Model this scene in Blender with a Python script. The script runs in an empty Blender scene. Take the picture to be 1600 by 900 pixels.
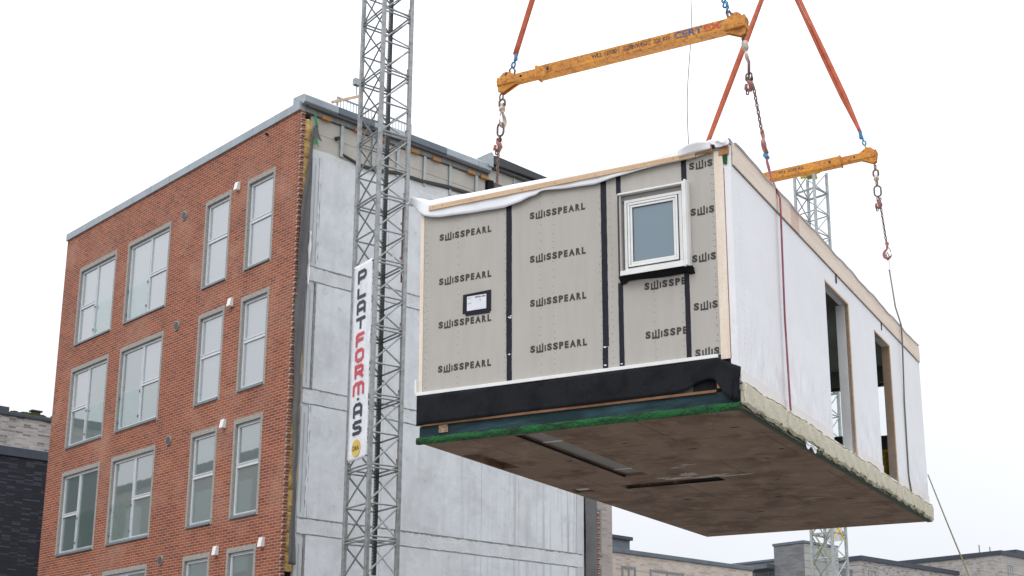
import bpy, math, random
from mathutils import Matrix, Vector
R = math.radians
sc = bpy.context.scene
col = sc.collection
random.seed(7)

# ------------------------------------------------------------------ camera
cam = bpy.data.cameras.new('camera')
camo = bpy.data.objects.new('camera', cam); col.objects.link(camo)
cam.sensor_width = 36; cam.lens = 2141.0/1600*36
cam.shift_x = -0.0449; cam.shift_y = 0.1051
cam.clip_end = 2000; cam.clip_start = 0.1
PITCH, ROLL = 0.248073, -0.001752
camo.matrix_world = Matrix.Translation((0, 0, 1.7)) @ (Matrix.Rotation(PITCH, 4, 'X') @ Matrix.Rotation(math.pi/2, 4, 'X') @ Matrix.Rotation(ROLL, 4, 'Z'))
sc.camera = camo

# ------------------------------------------------------------------ sky and sun (overcast)
SUN_EL, SUN_AZ = 48, -150          # sun behind the camera, a little to the left
w = bpy.data.worlds.new('World'); sc.world = w; w.use_nodes = True
nt = w.node_tree; N = nt.nodes; L = nt.links
bg = N['Background']
sky = N.new('ShaderNodeTexSky'); sky.sky_type = 'NISHITA'; sky.sun_disc = False
sky.sun_elevation = R(SUN_EL); sky.sun_rotation = R(SUN_AZ); sky.dust_density = 3
hs = N.new('ShaderNodeHueSaturation'); hs.inputs['Saturation'].default_value = 0.15
L.new(sky.outputs[0], hs.inputs['Color'])
# cloud layer: overcast radiance rises from the horizon to the zenith, softly mottled
tc = N.new('ShaderNodeTexCoord'); sp = N.new('ShaderNodeSeparateXYZ')
L.new(tc.outputs['Generated'], sp.inputs[0])
mr = N.new('ShaderNodeMapRange'); mr.inputs[1].default_value = 0.0; mr.inputs[2].default_value = 1.0
mr.inputs[3].default_value = 9.6; mr.inputs[4].default_value = 31.0
pw = N.new('ShaderNodeMath'); pw.operation = 'POWER'; pw.use_clamp = True; pw.inputs[1].default_value = 1.7
L.new(sp.outputs['Z'], pw.inputs[0]); L.new(pw.outputs[0], mr.inputs[0])
nz = N.new('ShaderNodeTexNoise'); nz.inputs['Scale'].default_value = 2.2; nz.inputs['Detail'].default_value = 5
L.new(tc.outputs['Generated'], nz.inputs['Vector'])
mr2 = N.new('ShaderNodeMapRange'); mr2.inputs[1].default_value = .3; mr2.inputs[2].default_value = .7
mr2.inputs[3].default_value = .93; mr2.inputs[4].default_value = 1.07
L.new(nz.outputs[0], mr2.inputs[0])
mu = N.new('ShaderNodeMath'); mu.operation = 'MULTIPLY'
L.new(mr.outputs[0], mu.inputs[0]); L.new(mr2.outputs[0], mu.inputs[1])
vm = N.new('ShaderNodeVectorMath'); vm.operation = 'SCALE'; vm.inputs[0].default_value = (0.935, 0.965, 1.03)
L.new(mu.outputs[0], vm.inputs['Scale'])
mx = N.new('ShaderNodeMix'); mx.data_type = 'RGBA'; mx.inputs[0].default_value = 0.92
L.new(hs.outputs[0], mx.inputs[6]); L.new(vm.outputs[0], mx.inputs[7])
L.new(mx.outputs[2], bg.inputs['Color']); bg.inputs['Strength'].default_value = 0.1
sl = bpy.data.lights.new('sun', 'SUN'); sl.energy = 0.6; sl.angle = R(25); sl.color = (1, .97, .93)
so = bpy.data.objects.new('sun', sl); col.objects.link(so)
d = Vector((math.sin(R(SUN_AZ))*math.cos(R(SUN_EL)), math.cos(R(SUN_AZ))*math.cos(R(SUN_EL)), math.sin(R(SUN_EL))))
so.rotation_euler = d.to_track_quat('Z', 'Y').to_euler(); so.location = (0, -20, 40)
sc.view_settings.view_transform = 'Standard'; sc.view_settings.look = 'None'
sc.view_settings.exposure = 0.0; sc.view_settings.gamma = 1
sc.render.engine = 'CYCLES'
sc.cycles.max_bounces = 8; sc.cycles.transparent_max_bounces = 12
sc.render.resolution_x = 1024; sc.render.resolution_y = 576

# ------------------------------------------------------------------ materials
def newmat(name):
    m = bpy.data.materials.new(name); m.use_nodes = True
    return m, m.node_tree, m.node_tree.nodes['Principled BSDF']
def val(nt, v):
    n = nt.nodes.new('ShaderNodeValue'); n.outputs[0].default_value = v; return n.outputs[0]
def coords(nt, scale=(1, 1, 1)):
    t = nt.nodes.new('ShaderNodeTexCoord'); mp = nt.nodes.new('ShaderNodeMapping')
    mp.inputs['Scale'].default_value = scale
    nt.links.new(t.outputs['Object'], mp.inputs[0]); return mp.outputs[0]
def noise(nt, vec, scale, detail=4, rough=.55, dist=0):
    n = nt.nodes.new('ShaderNodeTexNoise'); n.inputs['Scale'].default_value = scale
    n.inputs['Detail'].default_value = detail; n.inputs['Roughness'].default_value = rough
    n.inputs['Distortion'].default_value = dist
    nt.links.new(vec, n.inputs['Vector']); return n.outputs[0]
def rng(nt, s, a, b, c, d_):
    n = nt.nodes.new('ShaderNodeMapRange'); nt.links.new(s, n.inputs[0])
    for i, v in enumerate((a, b, c, d_)): n.inputs[i+1].default_value = v
    return n.outputs[0]
def mixc(nt, f, a, b, blend='MIX'):
    n = nt.nodes.new('ShaderNodeMix'); n.data_type = 'RGBA'; n.blend_type = blend
    for i, v in ((0, f), (6, a), (7, b)):
        if isinstance(v, (int, float)): n.inputs[i].default_value = v
        elif isinstance(v, tuple): n.inputs[i].default_value = (*v, 1)
        else: nt.links.new(v, n.inputs[i])
    return n.outputs[2]
def bump(nt, p, h, strength=.3, dist=.01):
    b = nt.nodes.new('ShaderNodeBump'); b.inputs['Strength'].default_value = strength
    b.inputs['Distance'].default_value = dist
    nt.links.new(h, b.inputs['Height']); nt.links.new(b.outputs[0], p.inputs['Normal'])
def mat(name, base, dark=None, lo=.35, hi=.7, scale=2.0, stretch=(1, 1, 1), rough=.65, metal=0, fine=.12, fscale=40, bstr=.2, bdist=.004, spec=.5, coat=0):
    """base colour with large stains towards 'dark' and a fine mottling"""
    m, nt, p = newmat(name)
    v = coords(nt, stretch)
    c = (*base,)
    dk = dark if dark else tuple(x*.8 for x in base)
    f = rng(nt, noise(nt, v, scale, 6, .6), lo, hi, 0, 1)
    cc = mixc(nt, f, c, dk)
    v2 = coords(nt)
    fn = noise(nt, v2, fscale, 4, .6)
    g = rng(nt, fn, .3, .7, 1-fine, 1+fine)
    n = nt.nodes.new('ShaderNodeVectorMath'); n.operation = 'SCALE'
    nt.links.new(cc, n.inputs[0]); nt.links.new(g, n.inputs['Scale'])
    nt.links.new(n.outputs[0], p.inputs['Base Color'])
    p.inputs['Roughness'].default_value = rough; p.inputs['Metallic'].default_value = metal
    p.inputs['Specular IOR Level'].default_value = spec
    p.inputs['Coat Weight'].default_value = coat
    if bstr: bump(nt, p, fn, bstr, bdist)
    return m
def brick(name, c1, c2, mortar, bw=.24, rh=.0667, ms=.007, swz='xz', wash=None, patch=.25, bstr=.6, c3=None, off=.5):
    m, nt, p = newmat(name)
    t = nt.nodes.new('ShaderNodeTexCoord'); s = nt.nodes.new('ShaderNodeSeparateXYZ'); cb = nt.nodes.new('ShaderNodeCombineXYZ')
    nt.links.new(t.outputs['Object'], s.inputs[0])
    nt.links.new(s.outputs[{'x': 0, 'y': 1, 'z': 2}[swz[0]]], cb.inputs[0]); nt.links.new(s.outputs[{'x': 0, 'y': 1, 'z': 2}[swz[1]]], cb.inputs[1])
    b = nt.nodes.new('ShaderNodeTexBrick'); nt.links.new(cb.outputs[0], b.inputs['Vector'])
    b.inputs['Scale'].default_value = 1; b.inputs['Brick Width'].default_value = bw; b.inputs['Row Height'].default_value = rh
    b.inputs['Mortar Size'].default_value = ms; b.inputs['Mortar Smooth'].default_value = .15; b.offset = off
    b.inputs['Color1'].default_value = (*c1, 1); b.inputs['Color2'].default_value = (*c2, 1); b.inputs['Mortar'].default_value = (*mortar, 1)
    v = coords(nt)
    c = b.outputs['Color']
    if c3:
        # single odd bricks: cells as wide as a brick
        vo = nt.nodes.new('ShaderNodeTexWhiteNoise'); vo.noise_dimensions = '2D'
        sn = nt.nodes.new('ShaderNodeVectorMath'); sn.operation = 'SNAP'; sn.inputs[1].default_value = (bw, rh, 1)
        nt.links.new(cb.outputs[0], sn.inputs[0]); nt.links.new(sn.outputs[0], vo.inputs['Vector'])
        f = rng(nt, vo.outputs['Value'], .72, .9, 0, 1)
        fm = nt.nodes.new('ShaderNodeMath'); fm.operation = 'MULTIPLY'; nt.links.new(f, fm.inputs[0])
        inv = rng(nt, b.outputs['Fac'], 0, 1, 1, 0); nt.links.new(inv, fm.inputs[1])
        c = mixc(nt, fm.outputs[0], c, c3)
    if wash:
        f = rng(nt, noise(nt, v, .5, 8, .68, .3), .5, .66, 0, .5)
        c = mixc(nt, f, c, wash)
    g = rng(nt, noise(nt, v, .9, 5, .6), .3, .7, 1-patch*.5, 1+patch*.5)
    g2 = rng(nt, noise(nt, v, 60, 3, .6), .3, .7, .85, 1.15)
    mm = nt.nodes.new('ShaderNodeMath'); mm.operation = 'MULTIPLY'; nt.links.new(g, mm.inputs[0]); nt.links.new(g2, mm.inputs[1])
    n = nt.nodes.new('ShaderNodeVectorMath'); n.operation = 'SCALE'; nt.links.new(c, n.inputs[0]); nt.links.new(mm.outputs[0], n.inputs['Scale'])
    nt.links.new(n.outputs[0], p.inputs['Base Color']); p.inputs['Roughness'].default_value = .85
    inv = rng(nt, b.outputs['Fac'], 0, 1, 1, 0)
    bump(nt, p, inv, bstr, .01)
    return m

m_brick = brick('red_brick', (.29, .076, .036), (.21, .052, .028), (.46, .29, .19), wash=(.42, .23, .16), c3=(.16, .04, .026))
m_brick_end = brick('red_brick_broken_ends', (.30, .075, .042), (.16, .045, .03), (.40, .33, .26), swz='yz', ms=.012)
m_greybrick = mat('pale_grey_header_brick', (.36, .34, .31), (.24, .23, .21), scale=14, fine=.2, fscale=60, rough=.85)
m_beigebrick = brick('beige_brick', (.42, .37, .33), (.36, .32, .29), (.42, .385, .35), wash=(.40, .36, .33), c3=(.30, .25, .22), swz='yz')
m_beigebrick_x = brick('beige_brick_side', (.45, .39, .33), (.36, .31, .27), (.44, .40, .36), c3=(.24, .19, .16), swz='xz')
m_warmbrick = brick('mixed_beige_brick', (.55, .48, .41), (.47, .405, .35), (.54, .48, .43), c3=(.40, .32, .27), swz='yz', bw=.24, rh=.075)
m_greybrick_wall = brick('light_grey_brick', (.43, .40, .37), (.31, .29, .27), (.40, .38, .35), c3=(.16, .15, .14), swz='yz', bw=.3, rh=.08)
m_greybrick_wall_x = brick('light_grey_brick_side', (.40, .37, .34), (.33, .31, .28), (.40, .38, .35), c3=(.22, .2, .18), swz='xz', bw=.3, rh=.08)
m_blackbrick = brick('black_brick', (.008, .009, .014), (.014, .015, .023), (.008, .008, .012), c3=(.045, .045, .06), swz='yz', bw=.34, rh=.07)
m_concrete = mat('cast_concrete', (.54, .56, .575), (.42, .435, .44), lo=.42, hi=.75, scale=1.1, rough=.8, fine=.06, fscale=30, bstr=.12)
m_zinc = mat('zinc_flashing', (.34, .375, .40), (.26, .29, .315), scale=1.6, rough=.45, metal=.35, fine=.05, fscale=20, bstr=.1)
m_zincdark = mat('dark_roof_flashing', (.14, .165, .19), (.10, .12, .14), scale=1.5, rough=.5, metal=.3, fine=.05)
m_navy = mat('dark_blue_coping', (.035, .045, .065), scale=2, rough=.5)
m_galv = mat('galvanised_steel', (.33, .34, .335), (.17, .18, .175), lo=.4, hi=.75, scale=9, rough=.5, metal=.45, fine=.12, fscale=60)
m_galv_lite = mat('pale_galvanised_steel', (.42, .45, .45), (.28, .30, .29), scale=3, rough=.5, metal=.4)
m_darksteel = mat('dark_greased_steel', (.045, .045, .045), scale=8, rough=.5, metal=.5)
m_alu = mat('aluminium_window_frame', (.60, .63, .65), (.53, .56, .58), scale=4, rough=.4, fine=.03, bstr=0)
m_sill = mat('grey_metal_sill', (.22, .245, .26), scale=4, rough=.45, metal=.3, fine=.04, bstr=0)
m_white = mat('white_plastic', (.80, .80, .78), (.70, .70, .67), scale=5, rough=.45, fine=.03, bstr=0)
m_vent = mat('vent_mesh_grey', (.085, .085, .08), scale=20, rough=.7)
m_plaster = mat('beige_gypsum_board', (.49, .46, .41), (.40, .375, .33), scale=1.4, rough=.85, fine=.05)
m_wood = mat('pine_timber', (.66, .47, .30), (.52, .33, .19), scale=2.2, stretch=(.35, 6, 6), rough=.7, fine=.1, fscale=30)
m_woodpale = mat('pale_spruce_timber', (.78, .69, .58), (.70, .58, .45), scale=2.2, stretch=(5, 5, .4), rough=.7, fine=.06, fscale=30)
m_woodbeam = mat('glued_timber_beam', (.74, .63, .525), (.66, .53, .42), lo=.4, hi=.7, scale=2.5, stretch=(5, .35, 5), rough=.7, fine=.07, fscale=26)
m_pinkwood = mat('pinkish_timber_patch', (.66, .47, .38), scale=2.5, stretch=(5, .4, 5), rough=.7)
m_oldwood = mat('weathered_orange_wood', (.42, .22, .09), (.30, .15, .06), scale=6, rough=.8)
m_wool = mat('yellow_mineral_wool', (.74, .52, .22), (.50, .31, .10), lo=.4, hi=.66, scale=6, rough=.95, fine=.3, fscale=45, bstr=.9, bdist=.03, spec=.1)
m_felt = mat('grey_wind_membrane', (.125, .122, .125), (.09, .09, .092), scale=2, rough=.8, fine=.06, fscale=60)
m_black = mat('black_roofing_felt', (.017, .0175, .021), (.009, .009, .011), lo=.45, hi=.7, scale=3, rough=.95, fine=.6, fscale=150, bstr=.5, spec=.15)
m_tape = mat('black_butyl_tape', (.012, .012, .020), (.018, .018, .027), scale=8, rough=.6, fine=.1, spec=.2)
m_board = None
m_ink = mat('black_print', (.055, .05, .045), scale=30, rough=.8, fine=.25, fscale=90, bstr=0)
m_green = mat('green_foam_strip', (.004, .095, .016), (.0015, .025, .007), lo=.4, hi=.62, scale=9, stretch=(.5, 1, 2), rough=.85, fine=.5, fscale=45, bstr=.7, bdist=.012)
m_teal = mat('dark_teal_membrane', (.004, .022, .027), (.022, .058, .072), lo=.45, hi=.62, scale=2.4, stretch=(.5, 1, 3), rough=.6, spec=.25, fine=.15, bstr=.5, bdist=.01)
m_rim = mat('dusty_mineral_wool_edge', (.55, .515, .405), (.36, .33, .235), lo=.54, hi=.80, scale=5, rough=.95, fine=.10, fscale=32, bstr=.6, bdist=.012, spec=.1)
m_orange = mat('orange_webbing', (.50, .115, .05), (.30, .06, .03), lo=.45, hi=.75, scale=4, rough=.8, fine=.15, fscale=60)
m_purple = mat('faded_purple_webbing', (.25, .055, .085), (.36, .13, .16), scale=5, rough=.8)
m_blue = mat('blue_painted_shackle', (.03, .22, .42), (.02, .12, .25), scale=12, rough=.4)
m_rustchain = mat('rusty_chain', (.19, .125, .095), (.10, .06, .05), scale=14, rough=.55, metal=.4, fine=.25)
m_redhook = mat('worn_red_hook', (.34, .115, .085), (.20, .09, .075), scale=14, rough=.5, metal=.2, fine=.2)
m_swivel = mat('worn_white_swivel', (.52, .45, .38), (.36, .26, .19), lo=.4, hi=.65, scale=16, rough=.45, metal=.4, fine=.2)
m_banner = mat('white_banner', (.76, .77, .79), (.62, .63, .66), lo=.45, hi=.7, scale=1.6, stretch=(3, 3, 1), rough=.5, fine=.03, fscale=8, bstr=.5, bdist=.03)
m_bannerblack = mat('banner_dark_print', (.035, .04, .045), rough=.5, scale=6, bstr=0)
m_bannerred = mat('banner_red_print', (.55, .03, .055), (.62, .10, .12), rough=.5, scale=6, bstr=0)
m_bannergold = mat('banner_yellow_print', (.62, .37, .03), (.70, .50, .12), rough=.5, scale=6, bstr=0)
m_red = mat('red_bolt_cap', (.35, .02, .02), bstr=0)
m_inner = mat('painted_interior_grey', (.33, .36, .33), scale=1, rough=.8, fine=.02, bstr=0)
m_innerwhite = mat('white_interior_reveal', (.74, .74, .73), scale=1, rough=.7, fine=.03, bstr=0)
m_yellow = mat('yellow_plastic', (.85, .60, .01), (.7, .42, .02), scale=8, rough=.5)
m_greybox = mat('grey_plastic', (.12, .13, .14), scale=8, rough=.5)
m_paper = mat('white_paper', (.74, .75, .80), bstr=0, scale=5, fine=.02)
m_moss = mat('green_moss', (.075, .085, .02), (.04, .05, .015), lo=.4, hi=.6, scale=6, rough=1, fine=.4)
m_rope = mat('steel_wire_rope', (.16, .155, .13), scale=30, rough=.5, metal=.4)
m_ropegreen = mat('olive_rope', (.13, .12, .055), (.2, .17, .1), scale=8, rough=.9)
m_blueink = mat('blue_stencil', (.035, .065, .22), (.18, .12, .10), lo=.5, hi=.56, scale=16, fine=.3, bstr=0)
m_redink = mat('red_stencil', (.50, .05, .03), (.45, .18, .05), lo=.5, hi=.56, scale=16, fine=.3, bstr=0)
m_stencil = mat('worn_black_stencil', (.05, .04, .035), (.32, .15, .035), lo=.52, hi=.56, scale=22, fine=.3, bstr=0)
m_cranegreen = mat('mossy_painted_steel', (.20, .23, .09), (.3, .3, .2), scale=2, rough=.6)
m_slate = mat('grey_slate_cladding', (.20, .20, .205), (.13, .13, .135), lo=.4, hi=.6, scale=1.2, stretch=(1, 1, 5), rough=.7)
m_boards = None

def m_board_():
    m, nt, p = newmat('cement_board')
    v = coords(nt, (4, 1, .5)); f = rng(nt, noise(nt, v, 2.2, 6, .6), .4, .75, 0, 1)
    c = mixc(nt, f, (.435, .405, .365), (.40, .37, .335))
    v2 = coords(nt); f2 = rng(nt, noise(nt, v2, .9, 6, .65), .5, .8, 0, .6)
    c = mixc(nt, f2, c, (.48, .45, .415))
    f3 = rng(nt, noise(nt, v2, 160, 3, .7), .66, .8, 0, .5)
    c = mixc(nt, f3, c, (.25, .23, .2))
    nt.links.new(c, p.inputs['Base Color']); p.inputs['Roughness'].default_value = .8
    bump(nt, p, noise(nt, v2, 70, 4, .6), .12, .003)
    return m
m_board = m_board_()

def m_gable_():
    m, nt, p = newmat('stained_precast_concrete')
    v = coords(nt)
    f = rng(nt, noise(nt, v, .9, 9, .68, .4), .42, .64, 0, 1)
    c = mixc(nt, f, (.64, .66, .68), (.52, .535, .545))
    fw = rng(nt, noise(nt, coords(nt, (1, .5, 1.3)), .7, 5, .6), .5, .68, 0, .6)
    c = mixc(nt, fw, c, (.60, .60, .585))
    fd = rng(nt, noise(nt, v, 5, 7, .7, .6), .60, .68, 0, .5)
    c = mixc(nt, fd, c, (.36, .37, .375))
    # trowel scratches and plastic-sheet like pale wrinkles
    v3 = coords(nt, (1, 1.2, 1.2)); f3 = rng(nt, noise(nt, v3, 2.2, 10, .75, .9), .50, .64, 0, .42)
    c = mixc(nt, f3, c, (.74, .76, .77))
    # vertical run-off streaks, strongest near the far corner
    vs = coords(nt, (1, 5, .12)); s = noise(nt, vs, 1.4, 6, .6)
    t = nt.nodes.new('ShaderNodeTexCoord'); sx = nt.nodes.new('ShaderNodeSeparateXYZ'); nt.links.new(t.outputs['Object'], sx.inputs[0])
    amt = rng(nt, sx.outputs['Y'], 4.5, 8.5, .12, .8)
    k = nt.nodes.new('ShaderNodeMath'); k.operation = 'MULTIPLY'; nt.links.new(rng(nt, s, .5, .66, 0, 1), k.inputs[0]); nt.links.new(amt, k.inputs[1])
    c = mixc(nt, k.outputs[0], c, (.33, .325, .29))
    f2 = rng(nt, noise(nt, v, 34, 3, .6), .70, .76, 0, .6)
    c = mixc(nt, f2, c, (.2, .2, .2))
    nt.links.new(c, p.inputs['Base Color']); p.inputs['Roughness'].default_value = .75
    bump(nt, p, noise(nt, v, 9, 8, .6), .25, .01)
    return m
m_gable = m_gable_()
m_band = mat('rough_grout_band', (.63, .645, .65), (.54, .55, .55), lo=.4, hi=.65, scale=2, rough=.9, fine=.07, fscale=18, bstr=.6, bdist=.02)
m_seam = mat('dark_mortar_crack', (.27, .27, .255), (.18, .18, .17), scale=8, rough=.95)

def m_soffit_():
    m, nt, p = newmat('dirty_underside_panel')
    t = nt.nodes.new('ShaderNodeTexCoord')
    b = nt.nodes.new('ShaderNodeTexBrick'); nt.links.new(t.outputs['Object'], b.inputs['Vector'])
    b.inputs['Scale'].default_value = 1; b.inputs['Brick Width'].default_value = 2.4; b.inputs['Row Height'].default_value = 1.62
    b.inputs['Mortar Size'].default_value = .008; b.inputs['Mortar Smooth'].default_value = .3
    b.inputs['Color1'].default_value = (.28, .185, .128, 1); b.inputs['Color2'].default_value = (.245, .16, .108, 1); b.inputs['Mortar'].default_value = (.03, .022, .018, 1)
    v = coords(nt); f = rng(nt, noise(nt, v, 1.1, 9, .66, .3), .44, .62, 0, .85)
    c = mixc(nt, f, b.outputs['Color'], (.125, .07, .04))
    va = coords(nt, (1.6, 1.2, 1)); f = rng(nt, noise(nt, va, 1.7, 8, .65), .52, .66, 0, .6)
    c = mixc(nt, f, c, (.37, .265, .19))
    f2 = rng(nt, noise(nt, v, 26, 3, .6), .72, .76, 0, .9)
    c = mixc(nt, f2, c, (.05, .035, .03))
    nt.links.new(c, p.inputs['Base Color']); p.inputs['Roughness'].default_value = .8
    bump(nt, p, noise(nt, v, 20, 5, .6), .15, .005)
    return m
m_soffit = m_soffit_()

def m_membrane_():
    m, nt, p = newmat('white_vapour_membrane')
    v = coords(nt); f = rng(nt, noise(nt, v, .8, 5, .6), .35, .7, 0, 1)
    c = mixc(nt, f, (.765, .765, .772), (.72, .722, .73))
    nt.links.new(c, p.inputs['Base Color']); p.inputs['Roughness'].default_value = .55
    t = nt.nodes.new('ShaderNodeTexCoord'); sx = nt.nodes.new('ShaderNodeSeparateXYZ'); nt.links.new(t.outputs['Object'], sx.inputs[0])
    low = rng(nt, sx.outputs['Z'], .9, -.1, .25, 1)          # slack wrinkles gather towards the bottom edge
    w1 = noise(nt, coords(nt, (1, 1.5, 1)), 1.5, 3, .45, 1.6)
    k = nt.nodes.new('ShaderNodeMath'); k.operation = 'MULTIPLY'; nt.links.new(w1, k.inputs[0]); nt.links.new(low, k.inputs[1])
    def creases(rot, sc, lo_, hi_):
        t2 = nt.nodes.new('ShaderNodeTexCoord'); mp = nt.nodes.new('ShaderNodeMapping'); mp.inputs['Rotation'].default_value = (R(rot), 0, 0); mp.inputs['Scale'].default_value = sc
        nt.links.new(t2.outputs['Object'], mp.inputs[0]); return rng(nt, noise(nt, mp.outputs[0], 3.2, 3, .5, .35), lo_, hi_, 0, 1)
    a_ = creases(38, (1, 2.2, .35), .3, .7); b_ = creases(-30, (1, 1.6, .4), .35, .75)
    ad = nt.nodes.new('ShaderNodeMath'); ad.operation = 'ADD'; nt.links.new(a_, ad.inputs[0]); nt.links.new(b_, ad.inputs[1])
    lo2 = rng(nt, sx.outputs['Z'], 1.0, -.2, .04, .9)
    k2 = nt.nodes.new('ShaderNodeMath'); k2.operation = 'MULTIPLY'; nt.links.new(ad.outputs[0], k2.inputs[0]); nt.links.new(lo2, k2.inputs[1])
    dm = rng(nt, noise(nt, coords(nt), 10, 2, .5), .3, .7, 0, .03)
    s3 = nt.nodes.new('ShaderNodeMath'); s3.operation = 'ADD'; nt.links.new(k2.outputs[0], s3.inputs[0]); nt.links.new(dm, s3.inputs[1])
    bump(nt, p, s3.outputs[0], .6, .06)
    return m
m_membrane = m_membrane_()
m_membrane2 = mat('white_roof_membrane', (.82, .83, .85), (.76, .77, .79), scale=2, rough=.55, fine=.02, fscale=6, bstr=.4, bdist=.02)
m_primer = mat('pinkish_membrane_border', (.76, .715, .69), (.70, .65, .62), scale=3, rough=.6, fine=.03)

def m_rustyellow_():
    m, nt, p = newmat('chipped_yellow_paint')
    v = coords(nt)
    f0 = rng(nt, noise(nt, v, 3, 4, .6), .35, .7, 0, 1)
    c = mixc(nt, f0, (.64, .265, .018), (.50, .175, .016))
    f = rng(nt, noise(nt, v, 13, 9, .78, .8), .50, .58, 0, .8)
    c = mixc(nt, f, c, (.24, .08, .028))
    f = rng(nt, noise(nt, v, 30, 8, .75, .4), .56, .62, 0, .9)
    c = mixc(nt, f, c, (.09, .045, .028))
    nt.links.new(c, p.inputs['Base Color']); p.inputs['Roughness'].default_value = .6
    bump(nt, p, noise(nt, v, 40, 4, .6), .3, .003)
    return m
m_ryellow = m_rustyellow_()

def m_glass_(name, base, gloss, wav=.02, wscale=1.2, rough=.02, tint=(1, 1, 1)):
    m, nt, p = newmat(name)
    p.inputs['Base Color'].default_value = (*base, 1); p.inputs['Roughness'].default_value = .35
    g = nt.nodes.new('ShaderNodeBsdfGlossy'); g.inputs['Roughness'].default_value = rough; g.inputs['Color'].default_value = (*tint, 1)
    mxs = nt.nodes.new('ShaderNodeMixShader')
    lw = nt.nodes.new('ShaderNodeLayerWeight'); lw.inputs['Blend'].default_value = .35
    nt.links.new(rng(nt, lw.outputs['Fresnel'], 0, 1, gloss, 1), mxs.inputs[0])
    nt.links.new(p.outputs[0], mxs.inputs[1]); nt.links.new(g.outputs[0], mxs.inputs[2])
    b = nt.nodes.new('ShaderNodeBump'); b.inputs['Strength'].default_value = wav; b.inputs['Distance'].default_value = .05
    nt.links.new(noise(nt, coords(nt), wscale, 2, .5, 1.5), b.inputs['Height']); nt.links.new(b.outputs[0], g.inputs['Normal'])
    nt.links.new(mxs.outputs[0], nt.nodes['Material Output'].inputs[0])
    return m
m_glass = m_glass_('window_glass', (.125, .165, .155), .20, wav=.006)
m_glass_sky = m_glass_('window_glass_painted_sky', (.27, .30, .31), .17, wav=.006)  # paler base colour paints the milky sky reflection into the upper panes
m_glass_mod = m_glass_('film_covered_glass', (.095, .16, .20), .035, wav=.02, rough=.2)
m_glass_far = m_glass_('distant_window_glass', (.22, .27, .30), .25)
def m_clear_():
    m, nt, p = newmat('clear_glass')
    tr = nt.nodes.new('ShaderNodeBsdfTransparent'); tr.inputs[0].default_value = (.97, .99, .985, 1)
    g = nt.nodes.new('ShaderNodeBsdfGlossy'); g.inputs['Roughness'].default_value = .02
    mxs = nt.nodes.new('ShaderNodeMixShader'); mxs.inputs[0].default_value = .04
    nt.links.new(tr.outputs[0], mxs.inputs[1]); nt.links.new(g.outputs[0], mxs.inputs[2])
    nt.links.new(mxs.outputs[0], nt.nodes['Material Output'].inputs[0]); return m
m_clear = m_clear_()

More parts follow.
